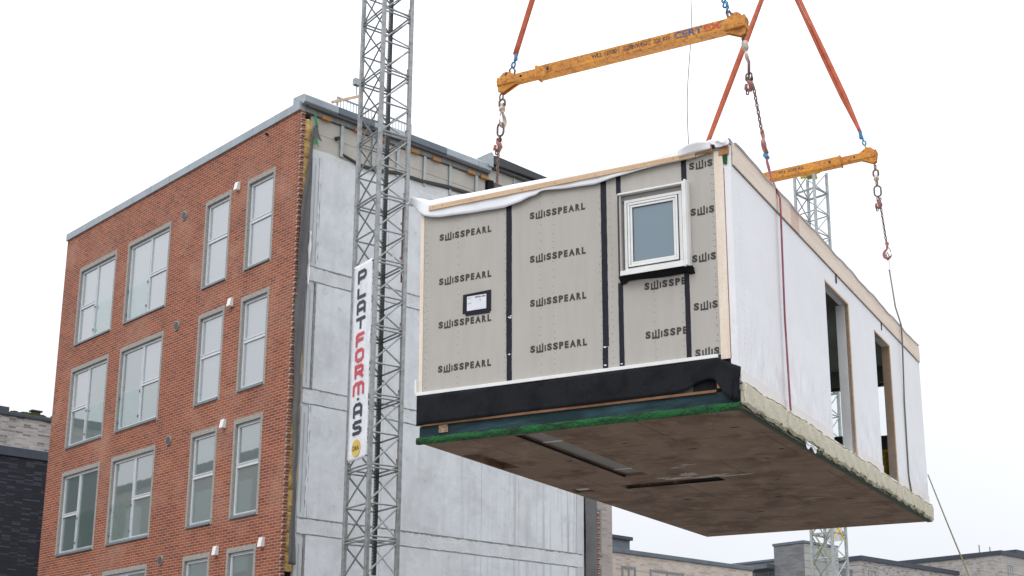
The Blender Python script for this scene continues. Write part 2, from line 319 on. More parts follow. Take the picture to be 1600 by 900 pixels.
# ------------------------------------------------------------------ mesh helpers
class MB:
    def __init__(s): s.v = []; s.f = []; s.mi = []; s.cur = 0
    def add(s, vs, fs):
        o = len(s.v); s.v += [tuple(x) for x in vs]; s.f += [tuple(i+o for i in f) for f in fs]; s.mi += [s.cur]*len(fs); return s
    def box(s, x0, x1, y0, y1, z0, z1):
        return s.add([(x0, y0, z0), (x1, y0, z0), (x1, y1, z0), (x0, y1, z0), (x0, y0, z1), (x1, y0, z1), (x1, y1, z1), (x0, y1, z1)],
                     [(0, 3, 2, 1), (4, 5, 6, 7), (0, 1, 5, 4), (1, 2, 6, 5), (2, 3, 7, 6), (3, 0, 4, 7)])
    def bar(s, p, q, w, h, up=(0, 0, 1)):
        p = Vector(p); q = Vector(q); d = (q-p).normalized(); u = Vector(up)
        if abs(d.dot(u)) > .97: u = Vector((0, 1, 0))
        a = d.cross(u).normalized()*w/2; b = a.cross(d).normalized()*h/2
        return s.add([p-a-b, p+a-b, p+a+b, p-a+b, q-a-b, q+a-b, q+a+b, q-a+b], [(0, 1, 2, 3), (7, 6, 5, 4), (0, 4, 5, 1), (1, 5, 6, 2), (2, 6, 7, 3), (3, 7, 4, 0)])
    def tube(s, pts, r, n=8, closed=False, cap=True):
        pts = [Vector(p) for p in pts]; m = len(pts); rr = r if isinstance(r, (list, tuple)) else [r]*m
        ring = []; up = None
        for i, p in enumerate(pts):
            if closed: d = (pts[(i+1) % m]-pts[i-1]).normalized()
            else: d = (pts[min(i+1, m-1)]-pts[max(i-1, 0)]).normalized()
            if up is None: up = Vector((0, 0, 1)) if abs(d.z) < .9 else Vector((0, 1, 0))
            a = d.cross(up).normalized(); up = a.cross(d).normalized()
            ring += [p+(a*math.cos(t*2*math.pi/n)+up*math.sin(t*2*math.pi/n))*rr[i] for t in range(n)]
        fs = []
        for i in range(m if closed else m-1):
            j = (i+1) % m
            for t in range(n): fs.append((i*n+t, i*n+(t+1) % n, j*n+(t+1) % n, j*n+t))
        if not closed and cap: fs += [tuple(range(n-1, -1, -1)), tuple((m-1)*n+t for t in range(n))]
        return s.add(ring, fs)
    def prism(s, poly, mp, d0, d1):
        n = len(poly)
        return s.add([mp(a, b, d0) for a, b in poly]+[mp(a, b, d1) for a, b in poly],
                     [tuple(range(n-1, -1, -1)), tuple(range(n, 2*n))]+[(i, (i+1) % n, n+(i+1) % n, n+i) for i in range(n)])
    def holed(s, rect, holes, mp, back, depths=None):
        """panel in (a,b) with rectangular holes; mp(a,b,depth)->xyz; depths: None = through, else recess depth per hole"""
        a0, a1, b0, b1 = rect
        A = sorted({a0, a1, *[h[0] for h in holes], *[h[1] for h in holes]}); B = sorted({b0, b1, *[h[2] for h in holes], *[h[3] for h in holes]})
        A = [x for x in A if a0 <= x <= a1]; B = [x for x in B if b0 <= x <= b1]
        inh = lambda a, b: any(h[0] < a < h[1] and h[2] < b < h[3] for h in holes)
        for i in range(len(A)-1):
            for j in range(len(B)-1):
                if inh((A[i]+A[i+1])/2, (B[j]+B[j+1])/2): continue
                for dd, fl in ((0, 0), (back, 1)):
                    q = [mp(A[i], B[j], dd), mp(A[i+1], B[j], dd), mp(A[i+1], B[j+1], dd), mp(A[i], B[j+1], dd)]
                    s.add(q, [(3, 2, 1, 0) if fl else (0, 1, 2, 3)])
        for k, h in enumerate(holes):
            dp = back if not depths else depths[k]
            c = [(h[0], h[2]), (h[1], h[2]), (h[1], h[3]), (h[0], h[3])]
            for i in range(4):
                p, q = c[i], c[(i+1) % 4]
                s.add([mp(*p, 0), mp(*q, 0), mp(*q, dp), mp(*p, dp)], [(0, 1, 2, 3)])
            if depths: s.add([mp(*p, dp) for p in c], [(0, 1, 2, 3)])
        c = [(a0, b0), (a1, b0), (a1, b1), (a0, b1)]
        for i in range(4):
            p, q = c[i], c[(i+1) % 4]
            s.add([mp(*p, 0), mp(*q, 0), mp(*q, back), mp(*p, back)], [(3, 2, 1, 0)])
        return s
    def sheet(s, fn, nu, nv):
        vs = [fn(i/nu, j/nv) for j in range(nv+1) for i in range(nu+1)]
        return s.add(vs, [(j*(nu+1)+i, j*(nu+1)+i+1, (j+1)*(nu+1)+i+1, (j+1)*(nu+1)+i) for j in range(nv) for i in range(nu)])
    def mesh(s, name, mats, smooth=False):
        me = bpy.data.meshes.new(name); me.from_pydata(s.v, [], s.f)
        for m in (mats if isinstance(mats, (list, tuple)) else [mats]): me.materials.append(m)
        for i, p in enumerate(me.polygons): p.material_index = s.mi[i]; p.use_smooth = smooth
        me.update(); return me
    def build(s, name, mats, parent=None, smooth=False, label=None, loc=None, bevel=0, solid=0):
        o = bpy.data.objects.new(name, s.mesh(name, mats, smooth)); col.objects.link(o)
        if parent: o.parent = parent
        if loc: o.location = loc
        if label: o['label'] = label
        if bevel:
            b = o.modifiers.new('bevel', 'BEVEL'); b.width = bevel; b.segments = 2; b.limit_method = 'ANGLE'
        if solid:
            b = o.modifiers.new('solid', 'SOLIDIFY'); b.thickness = solid; b.offset = 0
        return o
def thing(name, label, cat, loc=(0, 0, 0), rot=(0, 0, 0), group=None, mat4=None):
    o = bpy.data.objects.new(name, None); col.objects.link(o); o.empty_display_size = .2
    if mat4 is not None: o.matrix_world = mat4
    else: o.location = loc; o.rotation_euler = rot
    tag(o, label, cat, group); return o
def tag(o, label, cat, group=None):
    o['label'] = label; o['category'] = cat
    if group: o['group'] = group
    return o
def copy_tree(o, parent=None, loc=None):
    c = o.copy(); col.objects.link(c)
    if parent: c.parent = parent
    if loc is not None: c.location = loc
    for ch in [x for x in bpy.data.objects if x.parent == o]: copy_tree(ch, c)
    return c
def rnd(a, b): return random.uniform(a, b)
def interp(tab, x):
    for (x0, y0), (x1, y1) in zip(tab, tab[1:]):
        if x <= x1: return y0+(y1-y0)*max(0, (x-x0))/(x1-x0)
    return tab[-1][1]
_g = {}
def glyph(ch, bold=.018):
    if (ch, bold) in _g: return _g[(ch, bold)]
    cu = bpy.data.curves.new('t', 'FONT'); cu.body = ch; cu.size = 1; cu.offset = bold; cu.resolution_u = 3; cu.extrude = .004
    ob = bpy.data.objects.new('t', cu); col.objects.link(ob)
    dg = bpy.context.evaluated_depsgraph_get(); me = bpy.data.meshes.new_from_object(ob.evaluated_get(dg))
    vs = [tuple(v.co) for v in me.vertices]; fs = [tuple(p.vertices) for p in me.polygons]
    bpy.data.objects.remove(ob); bpy.data.curves.remove(cu); bpy.data.meshes.remove(me)
    _g[(ch, bold)] = (vs, fs); return vs, fs
def put_text(mb, txt, x0, z0, w, h, mp, thick=.0015, bold=.018, fit=True):
    """text scaled so its bounding box is w x h with its lower left at x0,z0; mp(a,b,d)"""
    vs, fs = glyph(txt, bold)
    xa = min(v[0] for v in vs); xb = max(v[0] for v in vs); ya = min(v[1] for v in vs); yb_ = max(v[1] for v in vs)
    mb.add([mp(x0+(v[0]-xa)/(xb-xa)*w, z0+(v[1]-ya)/(yb_-ya)*h, thick if v[2] > 0 else 0) for v in vs], fs)

# ------------------------------------------------------------------ setting: ground
g = MB(); g.box(-700, 900, -200, 1300, -.5, 0)
ground = g.build('ground', mat('gravel_and_asphalt', (.20, .19, .178), (.14, .135, .125), scale=.3, rough=.95, fine=.3, fscale=14))
ground['kind'] = 'structure'

# ================================================================== red brick building with open gable
BX, BY, H = -5.93738, 29.1835, 15.9152
YB = -0.79589
bld = thing('brick_building', 'red brick apartment building with its bare concrete gable end exposed', 'building', (BX, BY, 0), (0, 0, YB))
fx = lambda a, b, d_: (a, d_, b+H)          # facade plane (x,z)
gx = lambda a, b, d_: (-d_, a, b+H)         # gable plane (y,z), depth goes to -x
ST = 2.965
TYPES = {'c1': (-11.00, -8.77), 'c2': (-8.13, -5.82), 'c3': (-4.11, -2.90), 'c4': (-2.175, -.965)}
ZT, ZB = -1.075, -3.40
holes = []
for k in range(5):
    for t, (a, b) in TYPES.items(): holes.append((a, b, ZB-ST*k, ZT-ST*k))
mb = MB(); mb.holed((-12.0, 0, -H, 0.03), holes, fx, .108)
mb.build('brick_facade', m_brick, bld)
# ragged brick ends along the open edge of the facade
mb = MB(); z = -H+.02; k = 0
while z < -.03:
    if k % 2: mb.box(.0, .028+rnd(-.012, .02), .0, .106, z+H, z+.055+H)
    else: mb.box(-.05, .004+rnd(0, .008), .002, .106, z+H, z+.055+H)
    z += .0667; k += 1
mb.build('broken_brick_edge', m_brick_end, bld)
# left, rear walls and core
mb = MB(); mb.holed((0.11, 9.75, -H, 0), [], lambda a, b, d_: (-12.0+d_, a, b+H), .11); mb.build('side_wall', m_brick_end, bld)
mb = MB(); mb.box(-11.9, -.05, 9.66, 9.77, 0, H-.02); mb.build('rear_wall', m_brick, bld)
mb = MB(); mb.box(-11.85, -.25, .4, 9.6, H-.35, H-.05); mb.build('roof', m_black, bld)
mb = MB(); mb.box(-11.85, -.6, .25, .36, 0, H-.4); mb.build('inner_leaf', m_concrete, bld)

# windows -----------------------------------------------------------
def make_window(w, h, kind, glassmat):
    fr = MB(); D0, D1 = .062, .125
    t = .045
    fr.box(0, w, D0, D1, h-t, h); fr.box(0, w, D0, D1, 0, t)
    fr.box(0, t, D0, D1, t, h-t); fr.box(w-t, w, D0, D1, t, h-t)
    panes = []
    def sash(x0, x1, z0, z1):
        s_ = .028; y0, y1 = D0-.012, D1-.02
        fr.box(x0, x1, y0, y1, z0, z0+s_); fr.box(x0, x1, y0, y1, z1-s_, z1); fr.box(x0, x0+s_, y0, y1, z0+s_, z1-s_); fr.box(x1-s_, x1, y0, y1, z0+s_, z1-s_)
        panes.append((x0+s_, x1-s_, z0+s_, z1-s_))
    if kind == 'narrow':
        zm = h*.545; fr.box(t, w-t, D0, D1, zm-.025, zm+.025)
        sash(t, w-t, t, zm-.025); sash(t, w-t, zm+.025, h-t)
    else:
        xm = w*(.455 if kind == 'c1' else .525); fr.box(xm-.022, xm+.022, D0, D1, t, h-t); zm = h*.49
        if kind == 'c1':
            fr.box(t, xm-.022, D0, D1, zm-.022, zm+.022); sash(t, xm-.022, t, zm-.022); sash(t, xm-.022, zm+.022, h-t); sash(xm+.022, w-t, t, h-t)
        else:
            fr.box(xm+.022, w-t, D0, D1, zm-.022, zm+.022); sash(xm+.022, w-t, t, zm-.022); sash(xm+.022, w-t, zm+.022, h-t); sash(t, xm-.022, t, h-t)
    return fr, panes
for k in range(5):
    for t, (a, b) in TYPES.items():
        zt = ZT-ST*k; zb = ZB-ST*k; sw, st = .085, .115
        wx0, wx1, wz0, wz1 = a+sw, b-sw, zb+.06, zt-st
        W, Hh = wx1-wx0, wz1-wz0
        fr, panes = make_window(W, Hh, 'narrow' if t in ('c3', 'c4') else t, None)
        wo = fr.build('window', m_alu, bld, loc=(wx0, 0, wz0+H), bevel=.004)
        for i, (x0, x1, z0, z1) in enumerate(panes):
            p = MB(); p.box(x0-.004, x1+.004, .082, .094, z0-.004, z1+.004)
            p.build('pane', m_glass_sky if (k == 0 or (k == 1 and (t in ('c3', 'c4') or z0 > Hh*.4))) else m_glass, wo)
        s = MB(); s.box(-.01, W+.01, -.035, .075, -.055, -.003); s.build('sill', m_sill, wo)
        s = MB(); s.box(-sw, -.001, -.006, .10, -.058, Hh+st); s.box(W+.001, W+sw, -.006, .10, -.058, Hh+st); s.box(-.001, W+.001, -.006, .10, Hh+.001, Hh+st)
        s.build('brick_surround', m_greybrick, wo)
        if t in ('c1', 'c2'):
            gx0, gx1 = (W*.455+.02, W-.01) if t == 'c1' else (.01, W*.525-.02)
            s = MB(); s.box(gx0, gx1, .028, .034, .03, 1.02); s.build('glass_guard', m_clear, wo)
            s = MB()
            for zz in (.2, .86):
                for xx in (gx0, gx1-.03): s.box(xx, xx+.03, .02, .045, zz, zz+.06)
            s.build('guard_clamp', m_sill, wo)
    # round vent and hood
    vz = -1.125-ST*k*.9925
    v = MB(); v.tube([(0, -.03, 0), (0, .02, 0)], .122, 28)
    vo = v.build('round_vent', m_galv_lite, bld, loc=(-5.16, 0, vz+H), smooth=False)
    v = MB(); v.tube([(0, -.036, 0), (0, -.028, 0)], .102, 24)
    v.build('vent_grille', m_vent, vo)
    for hx, on in ((-2.585, True), (-.69, k == 3)):
        if not on: continue
        v = MB(); v.prism([(0, -.105), (-.03, -.105), (-.115, -.105), (-.075, .105), (0, .105)], lambda a_, b_, d_: (d_, a_, b_), -.073, .073)
        v.build('vent_hood', m_white, bld, loc=(hx, 0, -1.11-ST*k*.9975+H), bevel=.01)
v = MB(); v.tube([(-1.385, -.09, -.13+H), (-1.385, .05, -.15+H)], .03, 12); v.build('overflow_pipe', m_darksteel, bld)

# coping on the facade ---------------------------------------------
x = -12.04
while x < -.03:
    x1 = min(x+1.0, -.01)
    c = MB(); c.box(x+.004, x1-.004, -.045, .40, .034+H, .245+H); c.box(x1-.012, x1+.012, -.052, .405, .03+H, .252+H)
    c.build('coping_cap', m_zinc, bld, bevel=.008); x = x1
# gable eaves flashing
y = -.02
while y < 5.7:
    y1 = min(y+rnd(.85, 1.3), 5.76)
    lift = rnd(-.01, .015)
    c = MB(); c.prism([(.16, .20), (.16, .36), (.11, .40+lift), (-.35, .44+lift), (-.35, .17), (.11, .17)], lambda a_, b_, d_: (a_, d_, b_+H), y+.003, y1-.003)
    c.build('eaves_flashing', m_zinc if random.random() < .6 else m_zincdark, bld, bevel=.01); y = y1
c = MB(); c.box(-.30, .12, .12, 5.74, .13+H, .168+H); c.build('eaves_board', m_felt, bld)
c = MB(); c.box(-.30, .02, .12, 5.74, .02+H, .128+H); c.build('soffit_beam', m_seam, bld)
for yy in (.55, 1.5, 2.2, 3.2, 3.9, 5.05, 5.5):
    c = MB(); c.box(-.15, .05, yy, yy+.26, -.02+H, .075+H); c.build('wood_block', m_oldwood, bld, bevel=.006)
# beige boards and studs under the eaves
yb_ = [.30, 1.17, 2.1, 2.84, 3.68, 4.51, 5.39, 5.72]
for a, b in zip(yb_, yb_[1:]):
    c = MB(); c.box(-.12, -.045, a+.006, b-.006, -.40+H, -.005+H); c.box(-.12, -.05, a+.006, b-.006, -.86+H, -.406+H)
    c.build('gypsum_board', m_plaster, bld)
for a in yb_[1:-1]:
    c = MB(); c.box(-.04, -.005, a-.03, a+.03, -.78+H, .02+H); c.box(-.005, .0, a-.045, a+.045, -.78+H, .02+H)
    c.build('steel_stud', m_galv_lite, bld)
c = MB(); c.tube([(-.04, 1.02, -.36+H), (.06, 1.02, -.38+H)], .05, 14); c.build('pipe_stub', m_darksteel, bld)
# stepped higher roof part at the rear
c = MB(); c.box(-4, -.02, 5.8, 9.3, .0+H, .33+H); c.build('rear_eaves_wall', m_plaster, bld)
c = MB(); c.prism([(5.72, .42), (5.72, .62), (5.9, .66), (7.9, .60), (7.9, .45), (5.9, .40)], lambda a_, b_, d_: (d_, a_, b_+H), -4, .18)
c.build('rear_roof_edge', mat('dark_roof_metal', (.045, .05, .052), rough=.7), bld, bevel=.01)
c = MB(); c.box(-.3, .10, 5.85, 7.85, .34+H, .395+H); c.build('rear_soffit', m_felt, bld)
c = MB(); c.prism([(5.64, .30), (5.64, .66), (5.72, .70), (5.78, .66), (5.78, .30)], lambda a_, b_, d_: (d_, a_, b_+H), -.5, .20); c.build('folded_flashing', m_galv_lite, bld)
for a in (6.7, 7.5):
    c = MB(); c.box(-.018, .01, a-.03, a+.03, -.5+H, .33+H); c.build('steel_stud', m_galv_lite, bld)
c = MB(); c.prism([(5.75, -.9), (5.75, .0), (5.95, .02), (5.98, -.9)], lambda a_, b_, d_: (d_, a_, b_+H), -.5, .02); c.build('black_corner_flap', m_black, bld)

# precast gable ------------------------------------------------------
top = [(.36, -.83), (.8, -.80), (1.3, -.84), (1.8, -.80), (2.3, -.84), (2.9, -.74), (3.6, -.70), (4.3, -.66), (5.0, -.64), (5.8, -.60), (9.28, -.3)]
mb = MB(); mb.prism([(.36, -H)]+top+[(9.28, -H)], gx, .03, .25); mb.build('gable_wall', m_band, bld)
TJ = [-.98, -3.70-.0, -6.56, -9.47, -12.4, -15.4]   # slab levels
def ragged(y0, y1, z0, z1, j=.03, step=.12):
    n = max(2, int((y1-y0)/step)); up = [(y0+(y1-y0)*i/n, z1+rnd(-j, j)) for i in range(n+1)]
    dn = [(y0+(y1-y0)*i/n, z0+rnd(-j, j)) for i in range(n, -1, -1)]; return up+dn
vj = [.62, 2.62, 5.68, 6.92, 8.98]
for i in range(len(TJ)-1):
    zt = TJ[i]-(.02 if i == 0 else .36); zb = TJ[i+1]+.02
    for a, b in zip(vj, vj[1:]):
        c = MB(); c.prism([(a+.004, zb), (b-.004, zb), (b-.004, zt), (a+.004, zt)], gx, 0, .028)
        c.build('concrete_panel', m_gable, bld)
    c = MB(); c.prism([(.375, zb), (.555, zb), (.555, zt-.05), (.375, zt-.05)], gx, .004, .028); c.build('corner_pier', m_concrete, bld)
    c = MB(); c.prism([(.375+.075, zb+.1), (.47, zb+.1), (.47, zt-.2), (.375+.075, zt-.2)], gx, -.003, .003); c.build('pale_filler_strip', m_galv_lite, bld)
    # grout along the pier and the vertical joints
    pts = []; n = 24
    l = [(.56+rnd(-.01, .02), zb+(zt-zb)*q/n) for q in range(n+1)]; r_ = [(.615+rnd(-.02, .02), zb+(zt-zb)*q/n) for q in range(n, -1, -1)]
    c = MB(); c.prism(l+r_, gx, -.004, .027); c.build('mortar_joint', m_seam if i % 2 else m_band, bld)
    # slab band and its cracked upper edge
    if i:
        c = MB(); c.prism(ragged(.38, 9.2, TJ[i]-.33, TJ[i]-.0, .012), gx, -.006, .02); c.build('slab_band', m_band, bld)
        c = MB(); c.prism(ragged(.38, 9.2, TJ[i]-.015, TJ[i]+.012, .014, .07), gx, -.009, .02); c.build('mortar_crack', m_seam, bld)
c = MB(); c.prism(ragged(1.25, 5.7, -.86+.0, -.80, .02)if False else [(1.2, -.70), (1.7, -.80), (2.2, -.78), (2.8, -.66), (3.6, -.64), (4.4, -.55), (5.6, -.50), (5.6, -.57), (4.4, -.63), (3.6, -.72), (2.8, -.73), (2.2, -.86), (1.7, -.87), (1.2, -.73)], gx, -.02, .03)
c.build('torn_membrane_edge', mat('dark_torn_felt', (.05, .048, .044), rough=.9), bld)
c = MB(); c.prism([(8.99, -15.4), (9.25, -15.4), (9.25, -.4), (8.99, -.4)], gx, .0, .029); c.build('corner_pier', m_concrete, bld)

# yellow mineral wool in the open cavity --------------------------------
z = -.14
while z > -10.3:
    hgt = rnd(.42, .62)
    wob = rnd(-.01, .015)
    c = MB()
    def wf(u, v, z=z, hgt=hgt, wob=wob):
        yy = .125+.215*u; e = math.sin(math.pi*min(max(u, .02), .98))**.35*math.sin(math.pi*min(max(v, .02), .98))**.35
        return (-.05+.055*e+wob+rnd(-.006, .006), yy, z-hgt*v*.97+H)
    c.sheet(wf, 6, 12); c.box(-.35, -.045, .125, .335, z-hgt*.97+H, z+H)
    c.build('insulation_batt', m_wool, bld, smooth=False); z -= hgt
c = MB(); c.box(-.3, -.12, .112, .35, 0, H-.1); c.build('painted_cavity_shade', m_black, bld)  # black block stands in for the shade inside the open cavity

# hanging grey membrane flap -------------------------------------------
left = [(-.30, .29), (-.5, .26), (-1.2, .20), (-2.5, .06), (-5.0, .045), (-7.0, .115), (-9.2, .185), (-10.5, .12)]
right = [(-.30, .32), (-.5, .345), (-1.2, .33), (-2.15, .31), (-4.95, .27), (-7.0, .275), (-8.9, .29), (-10.5, .30)]
tabl = [(-a, b) for a, b in left]; tabr = [(-a, b) for a, b in right]
def ff(u, v):
    z = .30+10.22*v; a = interp(tabl, z); b = interp(tabr, z)
    return (.068+.02*math.sin(u*5+z*.8)+.012*math.sin(z*2.3+u*9)+(.05*max(0, z-9.5)), a+(b-a)*u+.008*math.sin(z*5), H-z)
c = MB(); c.sheet(ff, 14, 120); c.build('wind_membrane_flap', m_felt, bld, smooth=True, solid=.006)
def ff2(u, v):
    z = 2.9+1.3*v; return (.055+.03*math.sin(v*14+u*4), .34+.075*u*(1-.4*math.sin(v*3))-.01, H-z)
c = MB(); c.sheet(ff2, 8, 26); c.build('crumpled_white_foil', m_membrane2, bld, smooth=True, solid=.004)
# green tape ends and torn grey tip at the top corner
c = MB(); c.prism([(.30, -.02), (.36, -.0), (.38, -.16), (.43, -.30), (.36, -.27), (.33, -.2)], gx, -.09, -.08)
c.prism([(.34, -.62), (.40, -.58), (.46, -.80), (.40, -.72), (.35, -.78)], gx, -.09, -.08); c.build('green_tape', mat('green_tape_film', (.015, .24, .06), bstr=0), bld)
c = MB(); c.prism([(.27, -.55), (.35, -.26), (.42, -.28), (.46, -.45), (.55, -.62), (.44, -.58), (.36, -.62)], gx, -.075, -.065); c.build('torn_membrane_tip', m_felt, bld)
# felt flap and brick edge at the far (rear) corner
def fr_(u, v):
    z = 7.8+3.9*v; bulge = .10*math.sin(math.pi*v)*math.sin(math.pi*u)
    w0 = 9.28; w1 = 9.72 if v < .72 else 9.72-.12*(v-.72)/.28
    return (.03+bulge+.01*math.sin(u*7+z*3), w0+(w1-w0)*u, H-z)
c = MB(); c.sheet(fr_, 12, 40); c.build('rear_membrane_flap', m_felt, bld, smooth=True, solid=.006)
def fr2(u, v):
    z = 11.75+3.2*v; return (.03+.03*math.sin(u*6+z*2), 9.28+(.38-.10*v)*u, H-z)
c = MB(); c.sheet(fr2, 10, 24); c.build('rear_membrane_flap', m_felt, bld, smooth=True, solid=.006)
mb = MB(); z = -H+.02; k = 0
while z < -8.3:
    mb.box(-.05, (.05 if k % 2 else .02), 9.70, 9.80, z+H, z+.055+H); z += .0667; k += 1
mb.build('broken_brick_edge', m_brick_end, bld)

# roof railing ------------------------------------------------------------
rl = MB(); n = 24
rl.box(-.62, -.58, 1.39, 3.68, 1.03+H, 1.06+H); rl.box(-.62, -.58, 1.39, 3.68, .48+H, .50+H)
ro = rl.build('roof_railing', m_galv_lite, bld)
for i in range(n+1):
    yy = 1.40+2.26*i/n; b = MB(); b.box(-.61, -.592, yy-.008, yy+.008, .3+H, 1.03+H) if i % 8 else b.box(-.62, -.58, yy-.02, yy+.02, .2+H, 1.06+H)
    b.build('baluster', m_galv_lite, ro)
b = MB(); b.bar((-.6, 1.24, .86+H), (-.6, 2.10, 1.33+H), .05, .06); b.build('timber_prop', m_wood, bld)
b = MB(); b.tube([(-.6, 1.95, 1.3+H), (-.6, 1.95, 1.55+H)], .015, 8); b.box(-.66, -.54, 1.86, 2.02, 1.55+H, 1.72+H); b.build('roof_lamp', m_galv_lite, bld)

# ================================================================== hoist mast
def lattice(root, a, b, zs, rleg, rb, ml, mbr, double=2, skipdiag=lambda k: False):
    cs = [(-a/2, -b/2), (a/2, -b/2), (a/2, b/2), (-a/2, b/2)]
    z0, z1 = zs[0], zs[-1]
    for (x, y) in cs:
        l = MB(); l.bar((x, y, z0), (x, y, z1), rleg*2, rleg*2, up=(0, 1, 0)); l.build('leg', ml, root, bevel=rleg*.35)
    for k in range(len(zs)-1):
        s = MB(); za, zb = zs[k], zs[k+1]; joint = k % double == 0
        for i in range(4):
            p, q = cs[i], cs[(i+1) % 4]
            s.tube([(p[0], p[1], za), (q[0], q[1], za)], rb, 6)
            if joint: s.tube([(p[0], p[1], za+.075), (q[0], q[1], za+.075)], rb, 6)
            if not skipdiag(k): s.tube([(p[0], p[1], za+.04), (q[0], q[1], zb-.02)], rb, 6)
        s.build('bracing', mbr, root)
    return cs
ms = thing('hoist_mast', 'grey steel lattice hoist mast standing in front of the concrete gable', 'mast',
           ((-4.44130-3.30578)/2, (28.34575+28.03222)/2, 0), (0, 0, -R(52.5)))
MA, MBB = .94, .71
zn = [17.60-1.487*11+.7435*i for i in range(28)]
cs = lattice(ms, MA, MBB, zn, .044, .020, m_galv, m_galv)
for i, zz in enumerate(zn):
    if i % 2 == 0:
        for (x, y) in cs:
            b = MB(); b.tube([(x*.9, y*.9, zz-.10), (x*.9, y*.9, zz+.16)], .028, 8); b.tube([(x*.9, y*.9, zz+.16), (x*.9, y*.9, zz+.2)], .018, 8)
            b.build('joint_bolt', m_galv, ms)
        b = MB(); b.tube([(cs[2][0]*.9, cs[2][1]*.9, zz+.201), (cs[2][0]*.9, cs[2][1]*.9, zz+.25)], .02, 8); b.build('red_cap', m_red, ms)
# toothed rack
rk = MB(); rx, ry = -MA/2+.13, MBB/2-.05
rk.box(rx-.02, rx+.02, ry-.03, ry+.03, zn[0], zn[-1]); z = zn[0]
while z < zn[-1]-.05:
    rk.box(rx-.075, rx-.02, ry-.025, ry+.025, z, z+.034); z += .068
rk.build('toothed_rack', m_darksteel, ms)
b = MB(); b.box(MA/2-.12, MA/2-.07, MBB/2-.03, MBB/2+.02, 11.35, 13.3); b.build('guide_rail', mat('rusty_brown_bar', (.16, .07, .05)), ms)
for zz in (11.9, 12.7):
    b = MB(); b.box(MA/2-.2, MA/2+.02, MBB/2-.02, MBB/2+.01, zz, zz+.05); b.build('clamp', m_galv, ms)
b = MB(); b.tube([(MA/2-.1, .1, 11.9), (MA/2-.0, .3, 11.5), (MA/2-.02, .4, 11.2)], .01, 6); b.build('cable', m_white, ms)

# banner
bn = thing('banner', 'long white vertical banner tied to the left face of the hoist mast', 'banner', ms.location[:], (0, 0, -R(52.5)))
BW0, BW1, BZ0, BZ1 = -MA/2+.075, MA/2-.065, 7.40, 11.74
BYY = -MBB/2-.045
def bf(u, v): return (BW0+(BW1-BW0)*u, BYY-.005*math.sin(u*8+v*30)*math.sin(v*17), BZ0+(BZ1-BZ0)*v)
b = MB(); b.sheet(bf, 8, 60); b.build('banner_sheet', m_banner, bn, smooth=True, solid=.004)
STK = {'P': [[(0, 0), (0, 1), (.78, 1), (1, .82), (1, .52), (.78, .36), (0, .36)]], 'L': [[(0, 1), (0, 0), (1, 0)]],
       'A': [[(0, 0), (0, .8), (.22, 1), (.78, 1), (1, .8), (1, 0)], [(0, .33), (1, .33)]], 'T': [[(-.05, 1), (1.05, 1)], [(.5, 1), (.5, 0)]],
       'F': [[(0, 0), (0, .84), (.2, 1), (1, 1)], [(0, .5), (.9, .5)]], 'O': [[(.22, 0), (0, .18), (0, .82), (.22, 1), (.78, 1), (1, .82), (1, .18), (.78, 0), (.22, 0)]],
       'R': [[(0, 0), (0, 1), (.78, 1), (1, .84), (1, .56), (.78, .42), (0, .42)], [(.45, .42), (1, 0)]],
       'M': [[(0, 0), (0, .8), (.2, 1), (.8, 1), (1, .8), (1, 0)], [(.5, 1), (.5, .05)]],
       'S': [[(1, 1), (.22, 1), (0, .84), (0, .66), (.2, .52), (.8, .48), (1, .34), (1, .16), (.78, 0), (0, 0)]], '.': [[(.42, .5), (.58, .5)]]}
def stroke(mb, ch, x0, z0, w, h, t, y0):
    n = 0
    for pl in STK[ch]:
        for p, q in zip(pl, pl[1:]):
            P = Vector((x0+p[0]*w, 0, z0+p[1]*h)); Q = Vector((x0+q[0]*w, 0, z0+q[1]*h)); dd = (Q-P).normalized()
            P = P-dd*t*.35; Q = Q+dd*t*.35; P.y = Q.y = y0-.0006*n; n += 1
            mb.bar(P, Q, .003, t, up=(0, 0, 1) if abs(dd.z) < .7 else (1, 0, 0)) if False else mb.add(
                [(P+Vector((-dd.z, 0, dd.x))*t/2), (P-Vector((-dd.z, 0, dd.x))*t/2), (Q-Vector((-dd.z, 0, dd.x))*t/2), (Q+Vector((-dd.z, 0, dd.x))*t/2)], [(0, 1, 2, 3)])
def pz(y): return 11.734-(y-410)*.01405
cxm = (BW0+BW1)/2
for ch, ya, yb2, m in (('P', 420, 442, 0), ('L', 448, 466, 0), ('A', 470, 492, 0), ('T', 496, 516, 0), ('F', 521, 543, 1), ('O', 546, 567, 1), ('R', 571, 593, 1), ('M', 598, 620, 1), ('.', 622, 628, 0), ('A', 631, 654, 0), ('S', 658, 680, 0)):
    t = .075 if ch != '.' else .05; wd = .30 if ch != 'M' else .40
    s = MB(); stroke(s, ch, cxm-wd/2-.02, pz(yb2)+t/2, wd, pz(ya)-pz(yb2)-t, t, BYY-.012)
    s.build('banner_letter', m_bannerred if m else m_bannerblack, bn)
s = MB(); s.tube([(cxm-.03, BYY-.009, pz(700)), (cxm-.03, BYY-.012, pz(700))], .185, 32); do = s.build('round_emblem', m_bannergold, bn)
s = MB(); put_text(s, 'DRA', cxm-.03-.13, pz(700)-.05, .26, .10, lambda a_, b_, d_: (a_, BYY-.014-d_, b_)); s.build('emblem_lettering', m_bannerblack, do)
for (x, z_) in ((BW0+.02, BZ0+.05), (BW1-.02, BZ0+.05), (BW0+.02, BZ1-.05), (BW1-.02, BZ1-.05)):
    s = MB(); s.bar((x, BYY-.01, z_), (x+(.06 if x > 0 else -.06), BYY+.03, z_-.04), .02, .02); s.build('tie', m_black, bn)

